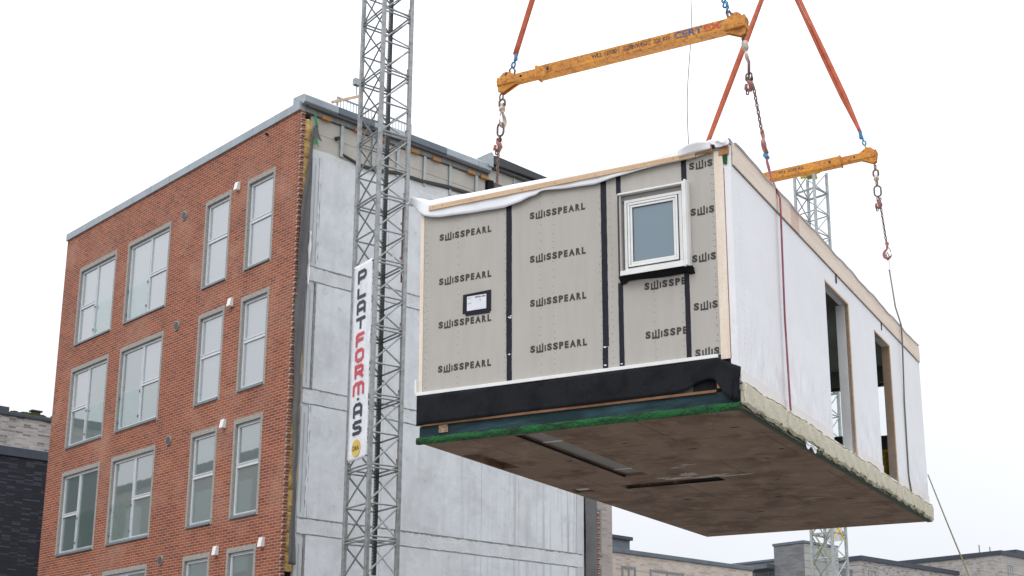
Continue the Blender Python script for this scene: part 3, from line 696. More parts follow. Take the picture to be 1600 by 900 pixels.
# ================================================================== tower crane mast
ct = thing('crane_tower', 'distant grey lattice crane tower rising behind the lifted module', 'crane',
           (16.88-1.079/2+1.067/2, 84+1.067/2+1.079/2, 0), (0, 0, -math.atan2(1.067, 1.079)))
zc = [.55+i*1.52 for i in range(26)]
lattice(ct, 1.517, 1.517, zc, .085, .042, m_galv_lite, m_galv_lite, double=3)
zt = zc[-1]
c = MB(); c.box(-.3, .3, -.3, .3, zt-.3, zt+.1); c.box(-.76, .76, -.05, .05, zt-.2, zt); c.box(-.05, .05, -.76, .76, zt-.199, zt-.001)
c.build('slewing_head', mat('yellow_paint', (.58, .38, .03), (.4, .32, .04), scale=1), ct)
for (p, q, mm) in (((-.76, -.76, 12.3), (.76, -.76, 14.6), m_cranegreen), ((-.76, -.76, 14.6), (.76, -.76, 12.3), m_cranegreen), ((.76, -.76, 13.8), (.76, .76, 15.2), m_yellow), ((.76, -.76, 15.2), (.76, .76, 13.8), m_yellow)):
    c = MB(); c.tube([p, q], .05, 6); c.build('painted_brace', mm, ct)
c = MB(); c.box(-.5, .6, .62, .66, 13.9, 16.5); c.build('white_sign_panel', m_white, ct)

# ================================================================== background buildings
def far_window(parent, x0, x1, y, z0, z1, axis='x', div=1):
    """window on a face; axis 'x': face normal -y at y; axis 'y': face normal +x at x=y"""
    mp = (lambda a_, b_, d_: (a_, y+d_, b_)) if axis == 'x' else (lambda a_, b_, d_: (y-d_, a_, b_))
    f = MB(); t = .07
    f.prism([(x0, z0), (x1, z0), (x1, z0+t), (x0, z0+t)], mp, -.02, .1); f.prism([(x0, z1-t), (x1, z1-t), (x1, z1), (x0, z1)], mp, -.02, .1)
    for i in range(div+1):
        xx = x0+(x1-x0-t)*i/div; f.prism([(xx, z0+t), (xx+t, z0+t), (xx+t, z1-t), (xx, z1-t)], mp, -.02, .1)
    o = f.build('window', m_sill, parent)
    g_ = MB(); g_.prism([(x0+.03, z0+.03), (x1-.03, z0+.03), (x1-.03, z1-.03), (x0+.03, z1-.03)], mp, .02, .05); g_.build('pane', m_glass_far, o)
    s_ = MB(); s_.prism([(x0-.03, z0-.08), (x1+.03, z0-.08), (x1+.03, z0-.005), (x0-.03, z0-.005)], mp, -.06, .05); s_.build('sill', m_sill, o)
# dark brick building far left
lb = thing('dark_brick_building', 'black brick block with pale brick top storey at the left edge', 'building', (-21.7, 52, 0), (0, 0, YB))
c = MB(); c.box(-14, 0, -14, 30, 12.6, 14.15); c.build('pale_brick_storey', m_greybrick_wall, lb)
c = MB(); c.box(-14, .3, -14, 30, 0, 12.5); c.build('black_brick_wall', m_blackbrick, lb)
c = MB(); c.box(-14.02, .36, -14.1, 30.1, 12.503, 12.87); c.build('coping', m_navy, lb, bevel=.02)
c = MB(); c.box(-14.02, .08, .25, 30.1, 14.153, 14.30); c.box(-14.02, .08, -14.1, .247, 14.153, 14.48); c.build('parapet_cap', m_navy, lb, bevel=.02)
c = MB()
for i in range(240):
    yy = rnd(.4, 12); r = rnd(.04, .12); x_ = rnd(-.5, -.06); c.box(x_-r, x_+r, yy-r, yy+r, 14.295, 14.33+r*1.0)
c.build('mossy_roof', m_moss, lb)
c = MB(); c.box(-.5, -.3, 1.35, 1.65, 14.3, 14.56); c.box(-.55, -.25, 1.28, 1.72, 14.563, 14.62); c.build('roof_cowl', m_darksteel, lb)
c = MB(); c.tube([(.37, 2.05, 6), (.37, 2.05, 11.2)], .06, 10); c.build('downpipe', m_zincdark, lb)
# block across the street, seen only in the window reflections
ob = thing('apartment_block', 'pale brick apartment block across the street, mirrored in the lower windows', 'building', (BX-24*.71449, BY-24*.69965, 0), (0, 0, YB))
c = MB(); c.box(-78, -22, -12, 0, 0, 17.2); c.build('wall', brick('pale_opposite_brick', (.36, .33, .29), (.27, .25, .22), (.33, .31, .28), swz='xz'), ob)
c = MB(); c.box(-78.1, -21.9, -12.1, .1, 17.203, 17.6); c.build('coping', m_navy, ob)
for k in range(5):
    for i in range(13):
        f = MB(); x0 = -76+i*4.2; f.box(x0, x0+2, .002, .03, 1.2+3.2*k, 3.2+3.2*k); f.build('window', m_glass, ob)
# beige block immediately behind the gable's far corner
b1 = thing('beige_brick_block', 'tall beige brick block just behind the far corner of the concrete gable', 'building', (1.744, 44, 0), (0, 0, YB))
c = MB(); c.box(-9, 0, -9, 0, 0, 10.6); c.build('wall', m_beigebrick, b1)
c = MB(); c.box(-9.1, .08, -9.1, .08, 10.603, 10.8); c.build('coping', m_zincdark, b1)
far_window(b1, -1.35, -.52, 0, 7.55, 8.98, 'y', 1); far_window(b1, -1.35, -.52, 0, 5.0, 7.15, 'y', 1)
# low mixed-brick building
b2 = thing('low_brick_building', 'low beige mixed brick building with dark coping and a roof box', 'building', (1.77, 46, 0), (0, 0, YB))
c = MB(); c.box(-10, 0, -1.2, 7.7, 0, 7.92); c.build('wall', m_warmbrick, b2)
c = MB(); c.box(-10.1, .05, -1.2, 7.75, 7.923, 8.08); c.build('coping', m_zincdark, b2, bevel=.02)
c = MB(); c.box(-6, -.05, -.6, 1.0, 8.083, 8.40); rb_ = c.build('roof_box', m_zincdark, b2)
c = MB(); c.box(-6.1, .05, -.65, 1.06, 8.403, 8.52); c.build('roof_box_cap', m_navy, rb_)
far_window(b2, .52, 1.22, 0, 5.6, 7.50, 'y', 2); far_window(b2, 1.95, 3.75, 0, 5.6, 7.50, 'y', 2)
# grey stepped building
b3 = thing('grey_stepped_building', 'dark grey stepped building with a taller stair tower behind the crane', 'building', (17.063, 95.000, -0.371), (0, 0, YB)); b3.scale = (1.2179, 1.2179, 1.2179)
c = MB(); c.box(-2.1, 0, 0, 3.4, 0, 12.75); c.build('tower_wall', m_slate, b3)
c = MB(); c.box(-2.16, .05, -.05, 3.45, 12.753, 12.90); c.build('tower_coping', m_zincdark, b3)
c = MB(); c.box(.003, .03, .02, 3.38, 9, 12.7)
c.build('pale_board_cladding', brick('pale_board', (.40, .40, .37), (.33, .33, .30), (.2, .2, .18), bw=6, rh=.42, ms=.02, swz='yz'), b3)
c = MB(); c.box(-9, -2.103, .3, 8, 0, 11.95); c.build('low_wall', m_slate, b3)
c = MB(); c.box(-9.05, -2.103, .22, 8.1, 11.953, 12.08); c.build('coping', m_zincdark, b3)
c = MB(); c.box(-3.9, -2.12, -.7, .299, 11.45, 11.7); c.build('canopy', m_zincdark, b3)
far_window(b3, -3.8, -2.15, .29, 9.5, 11.35, 'x', 3)
c = MB(); c.box(.04, .07, .9, 2.6, 9.0, 10.9); c.build('climbing_plant', mat('yellow_green_leaves', (.34, .30, .04), (.12, .13, .03), lo=.4, hi=.55, scale=3, fine=.5), b3)
# light brick blocks on the right
b4 = thing('light_brick_block', 'light brick block with dark coping just right of the crane tower', 'building', (23.896, 108.000, -0.233), (0, 0, YB)); b4.scale = (1.1368, 1.1368, 1.1368)
c = MB(); c.box(-9, 0, 0, 13, 0, 13.95); c.build('wall', m_greybrick_wall, b4)
c = MB(); c.box(-9.1, .1, -.1, 13.1, 13.953, 14.27); c.build('coping', m_navy, b4)
far_window(b4, .8, 1.7, 0, 11.3, 13.35, 'y', 2); far_window(b4, 4.3, 5.6, 0, 11.3, 13.2, 'y', 2)
b5 = thing('long_brick_block', 'long light brick block with thin roof pipes at the right edge', 'building', (38.176, 118.000, -0.210), (0, 0, YB)); b5.scale = (1.1238, 1.1238, 1.1238)
c = MB(); c.box(-16, 0, 0, 14, 0, 15.65); c.build('wall', m_greybrick_wall_x, b5)
c = MB(); c.box(-16.1, .1, -.1, 14.1, 15.653, 15.97); c.build('coping', m_navy, b5)
far_window(b5, .95, 1.75, 0, 12.7, 14.95, 'y', 2)
for x_ in (-2.4, -1.5):
    c = MB(); c.tube([(x_, 1.2, 15.97), (x_, 1.2, 16.75 if x_ < -2 else 16.5)], .05, 8); c.build('roof_pipe', m_galv, b5)
b6 = thing('rear_roof_block', 'small dark-edged block rising behind the roof at the far right edge', 'building', (44.186, 132.000, -0.202), (0, 0, YB)); b6.scale = (1.1186, 1.1186, 1.1186)
c = MB(); c.box(-3.5, 0, 0, 8, 0, 17.45); c.build('wall', m_greybrick_wall_x, b6)
c = MB(); c.box(-3.6, .1, -.1, 8.1, 17.453, 17.8); c.build('coping', m_navy, b6)

# ================================================================== lifted prefab module
MR = Matrix(((8.97143619e-01, 4.41685006e-01, -6.90515307e-03), (-4.41738666e-01, 8.97014759e-01, -1.52142220e-02), (-5.25869530e-04, 1.66996153e-02, 9.99860413e-01)))
M4 = Matrix.Translation((1.98283, 16.25447, 6.26732)) @ MR.to_4x4()
md = thing('prefab_module', 'prefabricated timber room module with grey cement boards hanging from the crane', 'building module', mat4=M4)
fm = lambda a, b, d_: (a, d_, b)         # front plane
sm = lambda a, b, d_: (.25-d_, a, b)     # side plane (y,z)
um = lambda a, b, d_: (a, b, -.62+d_)    # underside
XL, XR, YR, ZT_ = -4.33, .25, 11.3, 2.80
# slab with recesses on its underside
rec = [(-2.95, -2.55, .22, 3.83), (-3.35, -1.66, 4.56, 4.86), (-4.24, -3.92, 4.52, 4.88), (-4.30, -3.99, 1.10, 2.34)]
mb = MB(); mb.holed((XL, XR, .03, YR), rec, um, .2, [.05, .07, .05, .09]); mb.build('floor_slab', m_soffit, md)
c = MB(); c.box(-2.93, -2.57, .26, 3.80, -.575, -.572); c.build('cover_strip', mat('grey_cover_strip', (.30, .27, .245), (.24, .21, .19), scale=2), md)
for yy in (.95, 3.35):
    c = MB(); c.box(-2.92, -2.57, yy, yy+.05, -.585, -.576); c.build('strip_joint', m_primer, md)
c = MB(); c.box(-2.958, -2.93, .22, 3.83, -.624, -.60); c.box(-3.35, -1.66, 4.86, 4.885, -.624, -.60); c.build('joint_gasket', m_black, md)
c = MB(); c.box(-4.22, -3.94, 4.54, 4.86, -.585, -.58); c.build('painted_daylight_plate', m_white, md)  # white plate painted in for daylight coming through a square opening
# paint / plaster smears on the underside
def blob(cx, cy, rx, ry, n=18, seed=0):
    rg = random.Random(seed); return [(cx+math.cos(2*math.pi*i/n)*rx*rg.uniform(.45, 1), cy+math.sin(2*math.pi*i/n)*ry*rg.uniform(.45, 1)) for i in range(n)]
m_smear = mat('pale_plaster_smear', (.66, .62, .58), (.40, .33, .27), lo=.4, hi=.6, scale=14, fine=.3)
for i, (x_, y_, rx, ry) in enumerate([(-2.25, 4.35, .22, .06), (-2.0, 4.1, .16, .13), (-1.8, 4.42, .35, .05), (-1.35, 4.5, .3, .035), (-1.9, 3.45, .13, .03), (-1.7, 3.3, .12, .03), (-2.45, 4.2, .12, .04), (-.9, 7.3, .2, .03), (-1.55, 4.3, .2, .03)]):
    c = MB(); c.prism(blob(x_, y_, rx*1.3, ry*1.5, 26, i), lambda a_, b_, d_: (a_, b_, -.62-d_), .001+.0004*i, .003+.0004*i); c.build('plaster_smear', m_smear, md)
c = MB()
for i, (x_, y_) in enumerate([(-.2, 1.1), (-1.2, 2.2), (-.5, 3.4), (-3.1, 2.2), (-1.9, 1.4), (-.9, 5.2), (-2.9, 6.4), (-.4, 7.7), (-3.4, 3.0), (-1.4, 6.9), (-.1, 2.8), (-2.2, 8.4)]):
    c.prism(blob(x_, y_, rnd(.03, .12), rnd(.015, .03), 10, i+40), lambda a_, b_, d_: (a_, b_, -.62-d_), .001, .004)
c.build('dark_mark', m_black, md)
# green foam, teal membrane, timber strip under the skirt
c = MB()
def gf(u, v):
    x_ = XL-.01+(XR+.02-XL)*u; return (x_, -.035+.03*math.cos(v*math.pi)*0+rnd(-.004, .004)-.012*math.sin(v*math.pi), -.660+.098*v+rnd(-.004, .004)*(1 if 0 < v < 1 else 1.6))
c.sheet(gf, 220, 5); c.box(XL, XR, -.02, .029, -.65, -.565); c.build('green_foam_strip', m_green, md)
c = MB(); c.box(XL+.02, XR+.01, .0, .03, -.563, -.412); c.build('teal_membrane', m_teal, md)
c = MB(); c.box(XL+.05, -.04, -.03, .03, -.41, -.378); c.build('timber_strip', mat('dark_timber', (.22, .10, .04), (.13, .06, .025), scale=6), md)
c = MB(); c.box(-4.0, -3.86, -.012, -.002, -.52, -.412); c.build('osb_offcut', mat('osb_chipboard', (.36, .24, .15), (.17, .10, .06), lo=.4, hi=.6, scale=25, fine=.3), md)
c = MB(); c.box(XR-.28, XR-.005, -.02, .01, -.36, -.2); c.build('plywood_offcut', m_oldwood, md)
c = MB(); c.box(XR-.6, XR-.02, .012, .03, -.38, -.0); c.build('black_lining', m_black, md)
# black skirt
def skb(x_): return interp([(-4.36, -.40), (-4.2, -.385), (-1.2, -.372), (-.62, -.37), (-.42, -.345), (-.30, -.27), (-.16, -.235), (-.04, -.255), (.03, -.37), (.08, -.47), (.2, -.535), (.27, -.54)], x_)
def skt(x_): return interp([(-4.4, .025), (-.02, .02), (.06, -.01), (.16, -.07), (.32, -.145)], x_)
def sk(u, v):
    x_ = -4.345+(4.345+.30)*u; xx = x_+max(0, v-.5)*.0
    b_ = skb(x_); t_ = skt(x_); flare = max(0, (x_+.5)/.8)
    if x_ > .2: xx = x_-.06*(1-v)
    return (xx, -.034-.008*math.sin(x_*3)-.04*flare*(1-v)*math.sin(x_*9+1)-.02*flare, b_+(t_-b_)*v)
c = MB(); c.sheet(sk, 160, 8); c.build('black_skirt', m_black, md, smooth=True, solid=.008)
c = MB(); c.box(-4.365, .0, -.045, -.005, .022, .068); c.build('white_base_trim', m_white, md, bevel=.004)
c = MB(); c.box(-4.375, -4.345, -.05, -.01, .05, .25); c.build('white_corner_clip', m_white, md, bevel=.005)

# cement boards --------------------------------------------------------
LW = {'S': .072, 'W': .105, 'I': .020, 'P': .066, 'E': .056, 'A': .088, 'R': .068, 'L': .058}
def swiss(mb, s, x, z, h=.098):
    fp = lambda a_, b_, d_: (a_, -.0008-d_, b_)
    for ch in s:
        wd = LW[ch]
        if ch == 'W':
            for i, hh in enumerate((.82, 1.0, 1.12)):
                xx = x+.002+i*(wd-.024)/2; mb.prism([(xx, z-.003), (xx+.021, z-.003), (xx+.021, z+h*hh), (xx, z+h*hh)], fp, 0, .0012)
            mb.prism([(x, z-.010), (x+wd, z-.010), (x+wd, z+.014), (x, z+.014)], fp, 0, .0018)
        elif ch == 'I': mb.prism([(x, z), (x+.021, z), (x+.021, z+h*.84), (x, z+h*.84)], fp, 0, .0012)
        else: put_text(mb, ch, x, z, wd, h, fp, .0012, bold=.06)
        x += wd+.0165
def board(x0, x1, z0, z1, texts, screws=()):
    b = MB(); b.box(x0, x1, 0, .02, z0, z1); b.cur = 1
    for sx in screws:
        z_ = z0+.06
        while z_ < z1-.05:
            r = .0045; xx = sx+rnd(-.012, .012); b.prism([(xx-r, z_-r), (xx+r, z_-r), (xx+r, z_+r), (xx-r, z_+r)], fm, -.001, 0); z_ += rnd(.07, .13)
    o = b.build('cement_board', [m_board, m_ink], md)
    if texts:
        for s, x_, z_ in texts:
            t = MB(); swiss(t, s, x_, z_); t.build('printed_lettering', m_ink, o)
    return o
F = 'SWISSPEARL'
board(-4.275, -2.932, .07, 2.75, [(F, -4.03, z_) for z_ in (2.214, 1.568, .943, .318)], (-3.72, -4.22, -4.245, -2.99))
board(-2.928, -1.522, .07, 2.75, [(F, -2.612, z_) for z_ in (2.287, 1.669, 1.052, .418)], (-2.45, -2.26, -1.58))
board(-1.518, -1.322, .07, 2.75, None, (-1.42,))
board(-1.318, -.372, 2.40, 2.75, None, ())
board(-1.318, -.372, .07, 1.25, [('SWISSPE', -.966, z_) for z_ in (1.040, .392)], (-.83, -.45))
board(-.368, .030, .07, 2.75, [('SWIS', -.305, z_) for z_ in (2.556, 1.93, 1.306, .673, .072)], (-.01, .005))
# black tapes
for (x0, x1, z0, z1) in ((-2.972, -2.888, .45, 2.74), (-2.966, -2.89, .072, .447), (-1.558, -1.476, .37, 2.74), (-1.565, -1.49, .072, .36), (-1.332, -1.268, 2.42, 2.74), (-1.33, -1.262, .072, 1.19), (-.415, -.345, 2.42, 2.745), (-.418, -.352, .072, 1.19)):
    n = max(2, int((z1-z0)/.08)); c = MB()
    l = [(x0+rnd(-.002, .002), z0+(z1-z0)*i/n) for i in range(n+1)]; r_ = [(x1+rnd(-.002, .002), z0+(z1-z0)*i/n) for i in range(n, -1, -1)]
    c.prism(l+r_, fm, -.0045, -.0002); c.build('black_tape', m_tape, md)
c = MB()
for (x_, z_) in ((-2.93, .955), (-2.91, .945), (-2.90, .97), (-2.925, .44), (-1.53, .12), (-1.53, .36), (-1.30, .11)):
    c.prism(blob(x_, z_, .022, .012, 9, int(x_*100)), fm, -.0075, -.005)
c.build('white_paint_spot', m_white, md)
# delivery label
c = MB(); c.prism([(-3.645, 1.10), (-3.205, 1.085), (-3.205, 1.385), (-3.64, 1.37)], fm, -.010, -.003); c.prism([(-3.60, 1.065), (-3.225, 1.06), (-3.225, 1.10), (-3.60, 1.11)], fm, -.008, -.002)
lo = c.build('label_pocket', m_tape, md)
c = MB(); c.box(-3.575, -3.275, -.014, -.0101, 1.13, 1.335); po = c.build('label_sheet', m_paper, lo)
c = MB(); lp = lambda a_, b_, d_: (a_, -.0143-d_, b_)
put_text(c, '2020-436', -3.45, 1.300, .165, .022, lp, bold=.03); put_text(c, '3', -3.375, 1.255, .012, .022, lp, bold=.03)
put_text(c, 'Sags nr.', -3.56, 1.304, .06, .010, lp); put_text(c, 'Type nr.', -3.56, 1.225, .06, .010, lp)
c.build('label_lettering', m_ink, po)
# corner posts
c = MB(); c.box(.032, .155, -.012, .05, .0, 2.74); c.build('corner_post', m_woodpale, md, bevel=.004)
c = MB(); c.box(-4.335, -4.277, -.010, .05, .07, 2.72); c.build('corner_post', m_woodpale, md, bevel=.004)
c = MB(); c.box(.156, .2505, .0, .047, -.28, 2.80); c.build('membrane_return', m_membrane, md)
c = MB(); c.box(.1552, .1632, -.004, .0, .0, 2.5); c.build('red_sealing_line', m_purple, md)
c = MB(); c.box(.10, .235, -.022, .05, 2.665, 2.79); c.build('timber_end_block', m_oldwood, md, bevel=.012)
c = MB(); c.prism([(.165, 2.55), (.205, 2.54), (.215, 2.66), (.15, 2.665)], fm, -.02, -.002); c.build('green_tape_tab', m_green, md)
# front window -----------------------------------------------------------
wn = MB()
def ring(mb, x0, x1, z0, z1, t, y0, y1):
    mb.box(x0, x1, y0, y1, z0, z0+t); mb.box(x0, x1, y0, y1, z1-t, z1); mb.box(x0, x0+t, y0, y1, z0+t, z1-t); mb.box(x1-t, x1, y0, y1, z0+t, z1-t)
ring(wn, -1.225, -.425, 1.325, 2.30, .05, -.075, .04)
wo = wn.build('window', m_white, md, bevel=.006, loc=(.030, 0, -.026))
c = MB(); ring(c, -1.172, -.478, 1.378, 2.247, .030, -.095, -.02); ring(c, -1.138, -.512, 1.412, 2.213, .030, -.086, -.02); c.build('sash', m_white, wo, bevel=.005)
c = MB(); c.box(-1.112, -.538, -.062, -.05, 1.437, 2.188); c.build('pane', m_glass_mod, wo)
c = MB(); ring(c, -1.181, -.469, 1.369, 2.256, .008, -.084, -.06); ring(c, -1.112, -.538, 1.438, 2.187, .006, -.075, -.0625); c.build('gasket', m_black, wo)
c = MB(); c.box(-1.275, -1.255, -.115, .02, 1.27, 2.385); c.build('side_lining', mat('grey_beige_lining', (.42, .40, .37), fine=.03), wo)
c = MB(); c.box(-1.255, -1.226, -.03, .02, 1.30, 2.36); c.box(-.424, -.40, -.05, .02, 1.30, 2.36); c.box(-1.255, -.40, -.06, .02, 2.301, 2.36); c.build('packing', mat('grey_packing', (.34, .32, .30), fine=.05), wo)
c = MB(); c.box(-1.29, -.375, -.12, .02, 2.372, 2.384); c.box(-1.29, -.375, -.128, -.118, 2.372, 2.394); c.build('head_flashing', m_white, wo)
c = MB(); c.box(-.40, -.375, -.135, .02, 1.26, 2.40); c.prism([(-.135, -.375), (-.135, -.352), (-.09, -.338), (.0, -.338), (.0, -.375)], lambda a_, b_, d_: (b_, a_, d_), 1.27, 2.42); c.build('side_flashing', m_white, wo, bevel=.004)
c = MB(); c.box(-1.27, -.40, -.13, .0, 1.283, 1.322); c.box(-1.27, -.40, -.14, -.129, 1.262, 1.325); c.build('sill', m_white, wo, bevel=.003)
def ap(u, v):
    x_ = -1.31+1.01*u; return (x_, -.012-.085*(v)-.012*math.sin(u*11), 1.19+(.02 if .08 < u < .93 else -.01)*(1-v)+.078*v+.01*math.sin(u*7)*(1-v))
c = MB(); c.sheet(ap, 30, 5); c.box(-1.30, -.31, -.10, .0, 1.255, 1.262); c.build('rubber_apron', m_black, wo, smooth=True, solid=.006)

# roof and membrane hem ----------------------------------------------------
c = MB(); c.box(XL, XR-.01, .03, YR-.05, 2.58, 2.80); c.build('roof_deck', m_membrane2, md)
hem = [(-4.48, 2.84), (-4.43, 2.79), (-4.35, 2.68), (-4.25, 2.61), (-4.14, 2.575), (-4.0, 2.55), (-3.69, 2.534), (-3.28, 2.519), (-2.98, 2.512), (-2.736, 2.545), (-2.60, 2.59), (-2.49, 2.605), (-2.43, 2.64), (-2.35, 2.645), (-2.1, 2.62), (-1.63, 2.596), (-1.36, 2.633), (-.99, 2.671), (-.63, 2.691), (-.27, 2.693), (-.1, 2.72), (.02, 2.75)]
topc = [(-4.48, 2.885), (-4.40, 2.90), (-4.30, 2.865), (-4.2, 2.82), (-3.8, 2.822), (-3.1, 2.815), (-1.9, 2.815), (-1.0, 2.82), (-.27, 2.85), (.08, 2.87)]
def hf(u, v):
    x_ = -4.48+4.5*u; h = interp(hem, x_); t = interp(topc, x_); z_ = h+(t-h)*v
    puff = .10*math.exp(-((x_+4.42)/.09)**2)
    return (x_, -.034-.014*(1-v)*(1+.4*math.sin(x_*4.3)+.3*math.sin(x_*13))*(.3 if x_ > -.3 else 1)-puff*v, z_)
c = MB(); c.sheet(hf, 180, 6); c.build('membrane_hem', m_membrane2, md, smooth=True, solid=.004)
def rf(u, v):
    x_ = -4.42+4.45*u; t = interp(topc, x_)
    return (x_, -.034+.9*v**1.5, t+.03*min(1, v*8)+.008*math.sin(x_*6)*math.sin(v*3)-.03*v)
c = MB(); c.sheet(rf, 120, 8); c.build('roof_membrane', m_membrane2, md, smooth=True, solid=.004)
c = MB(); c.sheet(lambda u, v: (-4.56+.17*u, -.05+.13*v+.03*math.sin(u*9), 2.85+.05*math.sin(u*3.1)*(1-.3*math.cos(v*6))), 10, 8); c.build('membrane_fold', m_membrane2, md, smooth=True, solid=.012)
c = MB(); c.bar((-4.175, -.058, 2.706), (-.20, -.048, 2.733), .024, .070); c.build('batten', m_wood, md, bevel=.003)
c = MB(); c.cur = 0
for x_ in (-4.1, -3.95, -3.5, -3.3, -2.7, -2.2, -1.6, -.9, -.5):
    z_ = 2.706+(x_+4.175)*.0068+rnd(-.012, .012); c.prism(blob(x_, z_, rnd(.008, .018), .008, 8, int(-x_*50)), fm, -.0715, -.0695)
c.build('wood_knot', m_oldwood, md)
def cw(u, v):
    x_ = -.42+.44*u; return (x_, -.085-.05*math.sin(u*math.pi)*v, 2.735+.02*u+(.09+.03*math.sin(u*2.6))*v)
c = MB(); c.sheet(cw, 18, 5); c.build('membrane_fold', m_membrane2, md, smooth=True, solid=.005)
c = MB(); c.box(-.20, .03, -.062, -.036, 2.725, 2.80); c.build('batten_end', m_oldwood, md, bevel=.008)
def cc_(u, v):
    x_ = -.03+.285*u; zt_ = 2.868+.022*math.sin(u*6+.6)+.010*math.sin(u*15)
    if v < .4:
        k = v/.4; return (x_+.012*math.sin(v*12)*u, -.056-.012*math.sin(u*8+k*3), 2.77+(.045 if u < .35 else 0)+(zt_-2.77-(.045 if u < .35 else 0))*k)
    k = (v-.4)/.6; return (x_-.01*k, -.056+.9*k, zt_+.012*math.sin(k*math.pi)-.03*k)
c = MB(); c.sheet(cc_, 24, 16); c.build('membrane_corner_wrap', mat('translucent_wrap', (.74, .74, .76), (.55, .55, .57), lo=.45, hi=.6, rough=.4, bstr=.2, bdist=.004, scale=14), md, smooth=True, solid=.003)

# right side wall -----------------------------------------------------------
o1 = (4.33, 5.70, -.24, 2.232); o2 = (7.50, 8.61, -.24, 2.237)
mb = MB()
def sheetwall(y0, y1, z0, z1):
    n = max(2, int((y1-y0)/.06)); m_ = max(2, int((z1-z0)/.08))
    def f(u, v):
        y_ = y0+(y1-y0)*u; z_ = z0+(z1-z0)*v; k = math.sin(math.pi*u)*math.sin(math.pi*v)
        lo_ = max(0, 1-(z_+.3)/1.3)
        return (.25+.004*k*math.sin(y_*7+z_*3)+.012*k*lo_*math.sin(y_*6.3+z_*7.1+2*math.sin(z_*4)), y_, z_)
    mb.sheet(f, n, m_)
ys = [.048, o1[0], o1[1], o2[0], o2[1], YR-.02]
for a, b in ((ys[0], ys[1]), (ys[2], ys[3]), (ys[4], ys[5])): sheetwall(a, b, -.285, 2.545)
for o_ in (o1, o2): sheetwall(o_[0], o_[1], o_[3], 2.545)
mb.build('side_membrane', m_membrane, md, smooth=True)
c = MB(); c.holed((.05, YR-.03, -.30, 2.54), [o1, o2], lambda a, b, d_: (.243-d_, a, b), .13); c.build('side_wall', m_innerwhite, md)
c = MB()
for i in range(36):
    z_ = -.05+i*.073; yy = .26+rnd(-.015, .015)
    for q in (0, .07): 
        if random.random() < .7: c.prism([(yy+q-.004, z_-.004), (yy+q+.004, z_-.004), (yy+q+.004, z_+.004), (yy+q-.004, z_+.004)], lambda a, b, d_: (.2525+d_, a, b), 0, .001)
c.build('staple_row', m_galv, md)
for a, b in ((.05, o1[0]), (o1[1]+.05, o2[0]), (o2[1]+.05, YR-.02)):
    c = MB(); c.box(.256, .262, a, b, -.29, -.135); c.build('membrane_border', m_primer, md)
# opening linings
for i, (o_, dep, mr_) in enumerate(((o1, .055, m_innerwhite), (o2, .137, m_wood))):
    c = MB(); c.box(.248-dep, .256, o_[1]-.0, o_[1]+.045, o_[2], o_[3]+.02); c.build('opening_jamb', m_wood, md)
    c = MB(); c.box(.248-dep, .256, o_[0]-.02, o_[1]-.001, o_[3]-.0, o_[3]+.03); c.build('opening_head', m_wood, md)
    if i == 0:
        c = MB(); c.box(.05, .248-dep-.003, o_[1]-.012, o_[1]+.03, o_[2], o_[3]); c.build('opening_reveal', mr_, md)
# edge beam
jy = [.052, 2.55, 2.95, 5.95, 8.75, YR-.03]
for i, (a, b) in enumerate(zip(jy, jy[1:])):
    c = MB(); c.box(.252, .276, a+.002, b-.002, 2.545, 2.848); c.build('edge_beam', m_pinkwood if i == 1 else m_woodbeam, md, bevel=.003)
c = MB(); c.sheet(lambda u, v: (.20+.10*v, .1+11.1*u, 2.857+.012*math.sin(u*40)*v+.006*math.sin(u*97)), 160, 3); c.build('roof_membrane_edge', m_membrane2, md, smooth=True, solid=.004)
for yy in (5.0, 8.04):
    c = MB(); c.box(.252, .262, yy, yy+.05, 2.40, 2.56); c.build('black_tape_tab', m_tape, md, bevel=.003)
c = MB(); c.box(.235, .251, .05, YR-.03, 2.535, 2.545); c.build('painted_shadow_line', m_black, md)  # black strip puts a shadow line under the edge beam
# mineral wool rim along the slab edge
y = -.0; bi = 0
while y < YR+.02:
    y1 = min(y+rnd(.75, 1.05), YR+.05)
    rg = random.Random(bi*7+3); zt0 = -.285+rg.uniform(-.02, .015); zb0 = -.60+rg.uniform(-.02, .03)
    notch = rg.uniform(.07, .14); ny = 14
    c = MB()
    def rimf(u, v, y=y, y1=y1):
        yy = y+(y1-y)*u
        zt_ = zt0-(notch if u < .08 else 0)+.005*math.sin(yy*17)+.012*math.sin(yy*5.1)+rnd(-.008, .006)
        zb_ = zb0+.012*math.sin(yy*11)+rnd(-.010, .010)
        bulge = .004*math.sin(v*math.pi)+.003*math.sin(yy*13+v*6)+rnd(-.0015, .0015)
        return (.305+bulge-(.03 if v in (0, 1) else 0), yy, zb_+(zt_-zb_)*v)
    c.sheet(rimf, ny, 8)
    c.box(.252, .296, y+.01, y1-.006, zb0+.03, zt0-.045)
    # rough shoulders back to the wall
    def sh(u, v, y=y, y1=y1):
        yy = y+(y1-y)*u; zt_ = zt0-(notch if u < .08 else 0)+.005*math.sin(yy*17)+.010*math.sin(yy*5.1)
        return (.252+.05*v, yy, zt_-.008+rnd(-.003, .003))
    c.sheet(sh, ny, 2)
    c.build('insulation_block', m_rim, md, smooth=False, solid=.008); y = y1; bi += 1
for i in range(34):
    c = MB(); yy = rnd(.4, 11); c.prism(blob(yy, rnd(-.56, -.62), rnd(.02, .09), rnd(.01, .03), 8, i), lambda a, b, d_: (.318+d_, a, b), 0, .004)
    c.build('moss_patch', m_moss, md)
c = MB(); c.sheet(lambda u, v: (.262+.03*v+rnd(-.004, .004), .05+11.2*u, -.628-.012*v+rnd(-.006, .006)), 200, 2); c.box(.20, .262, .05, 11.25, -.64, -.6)
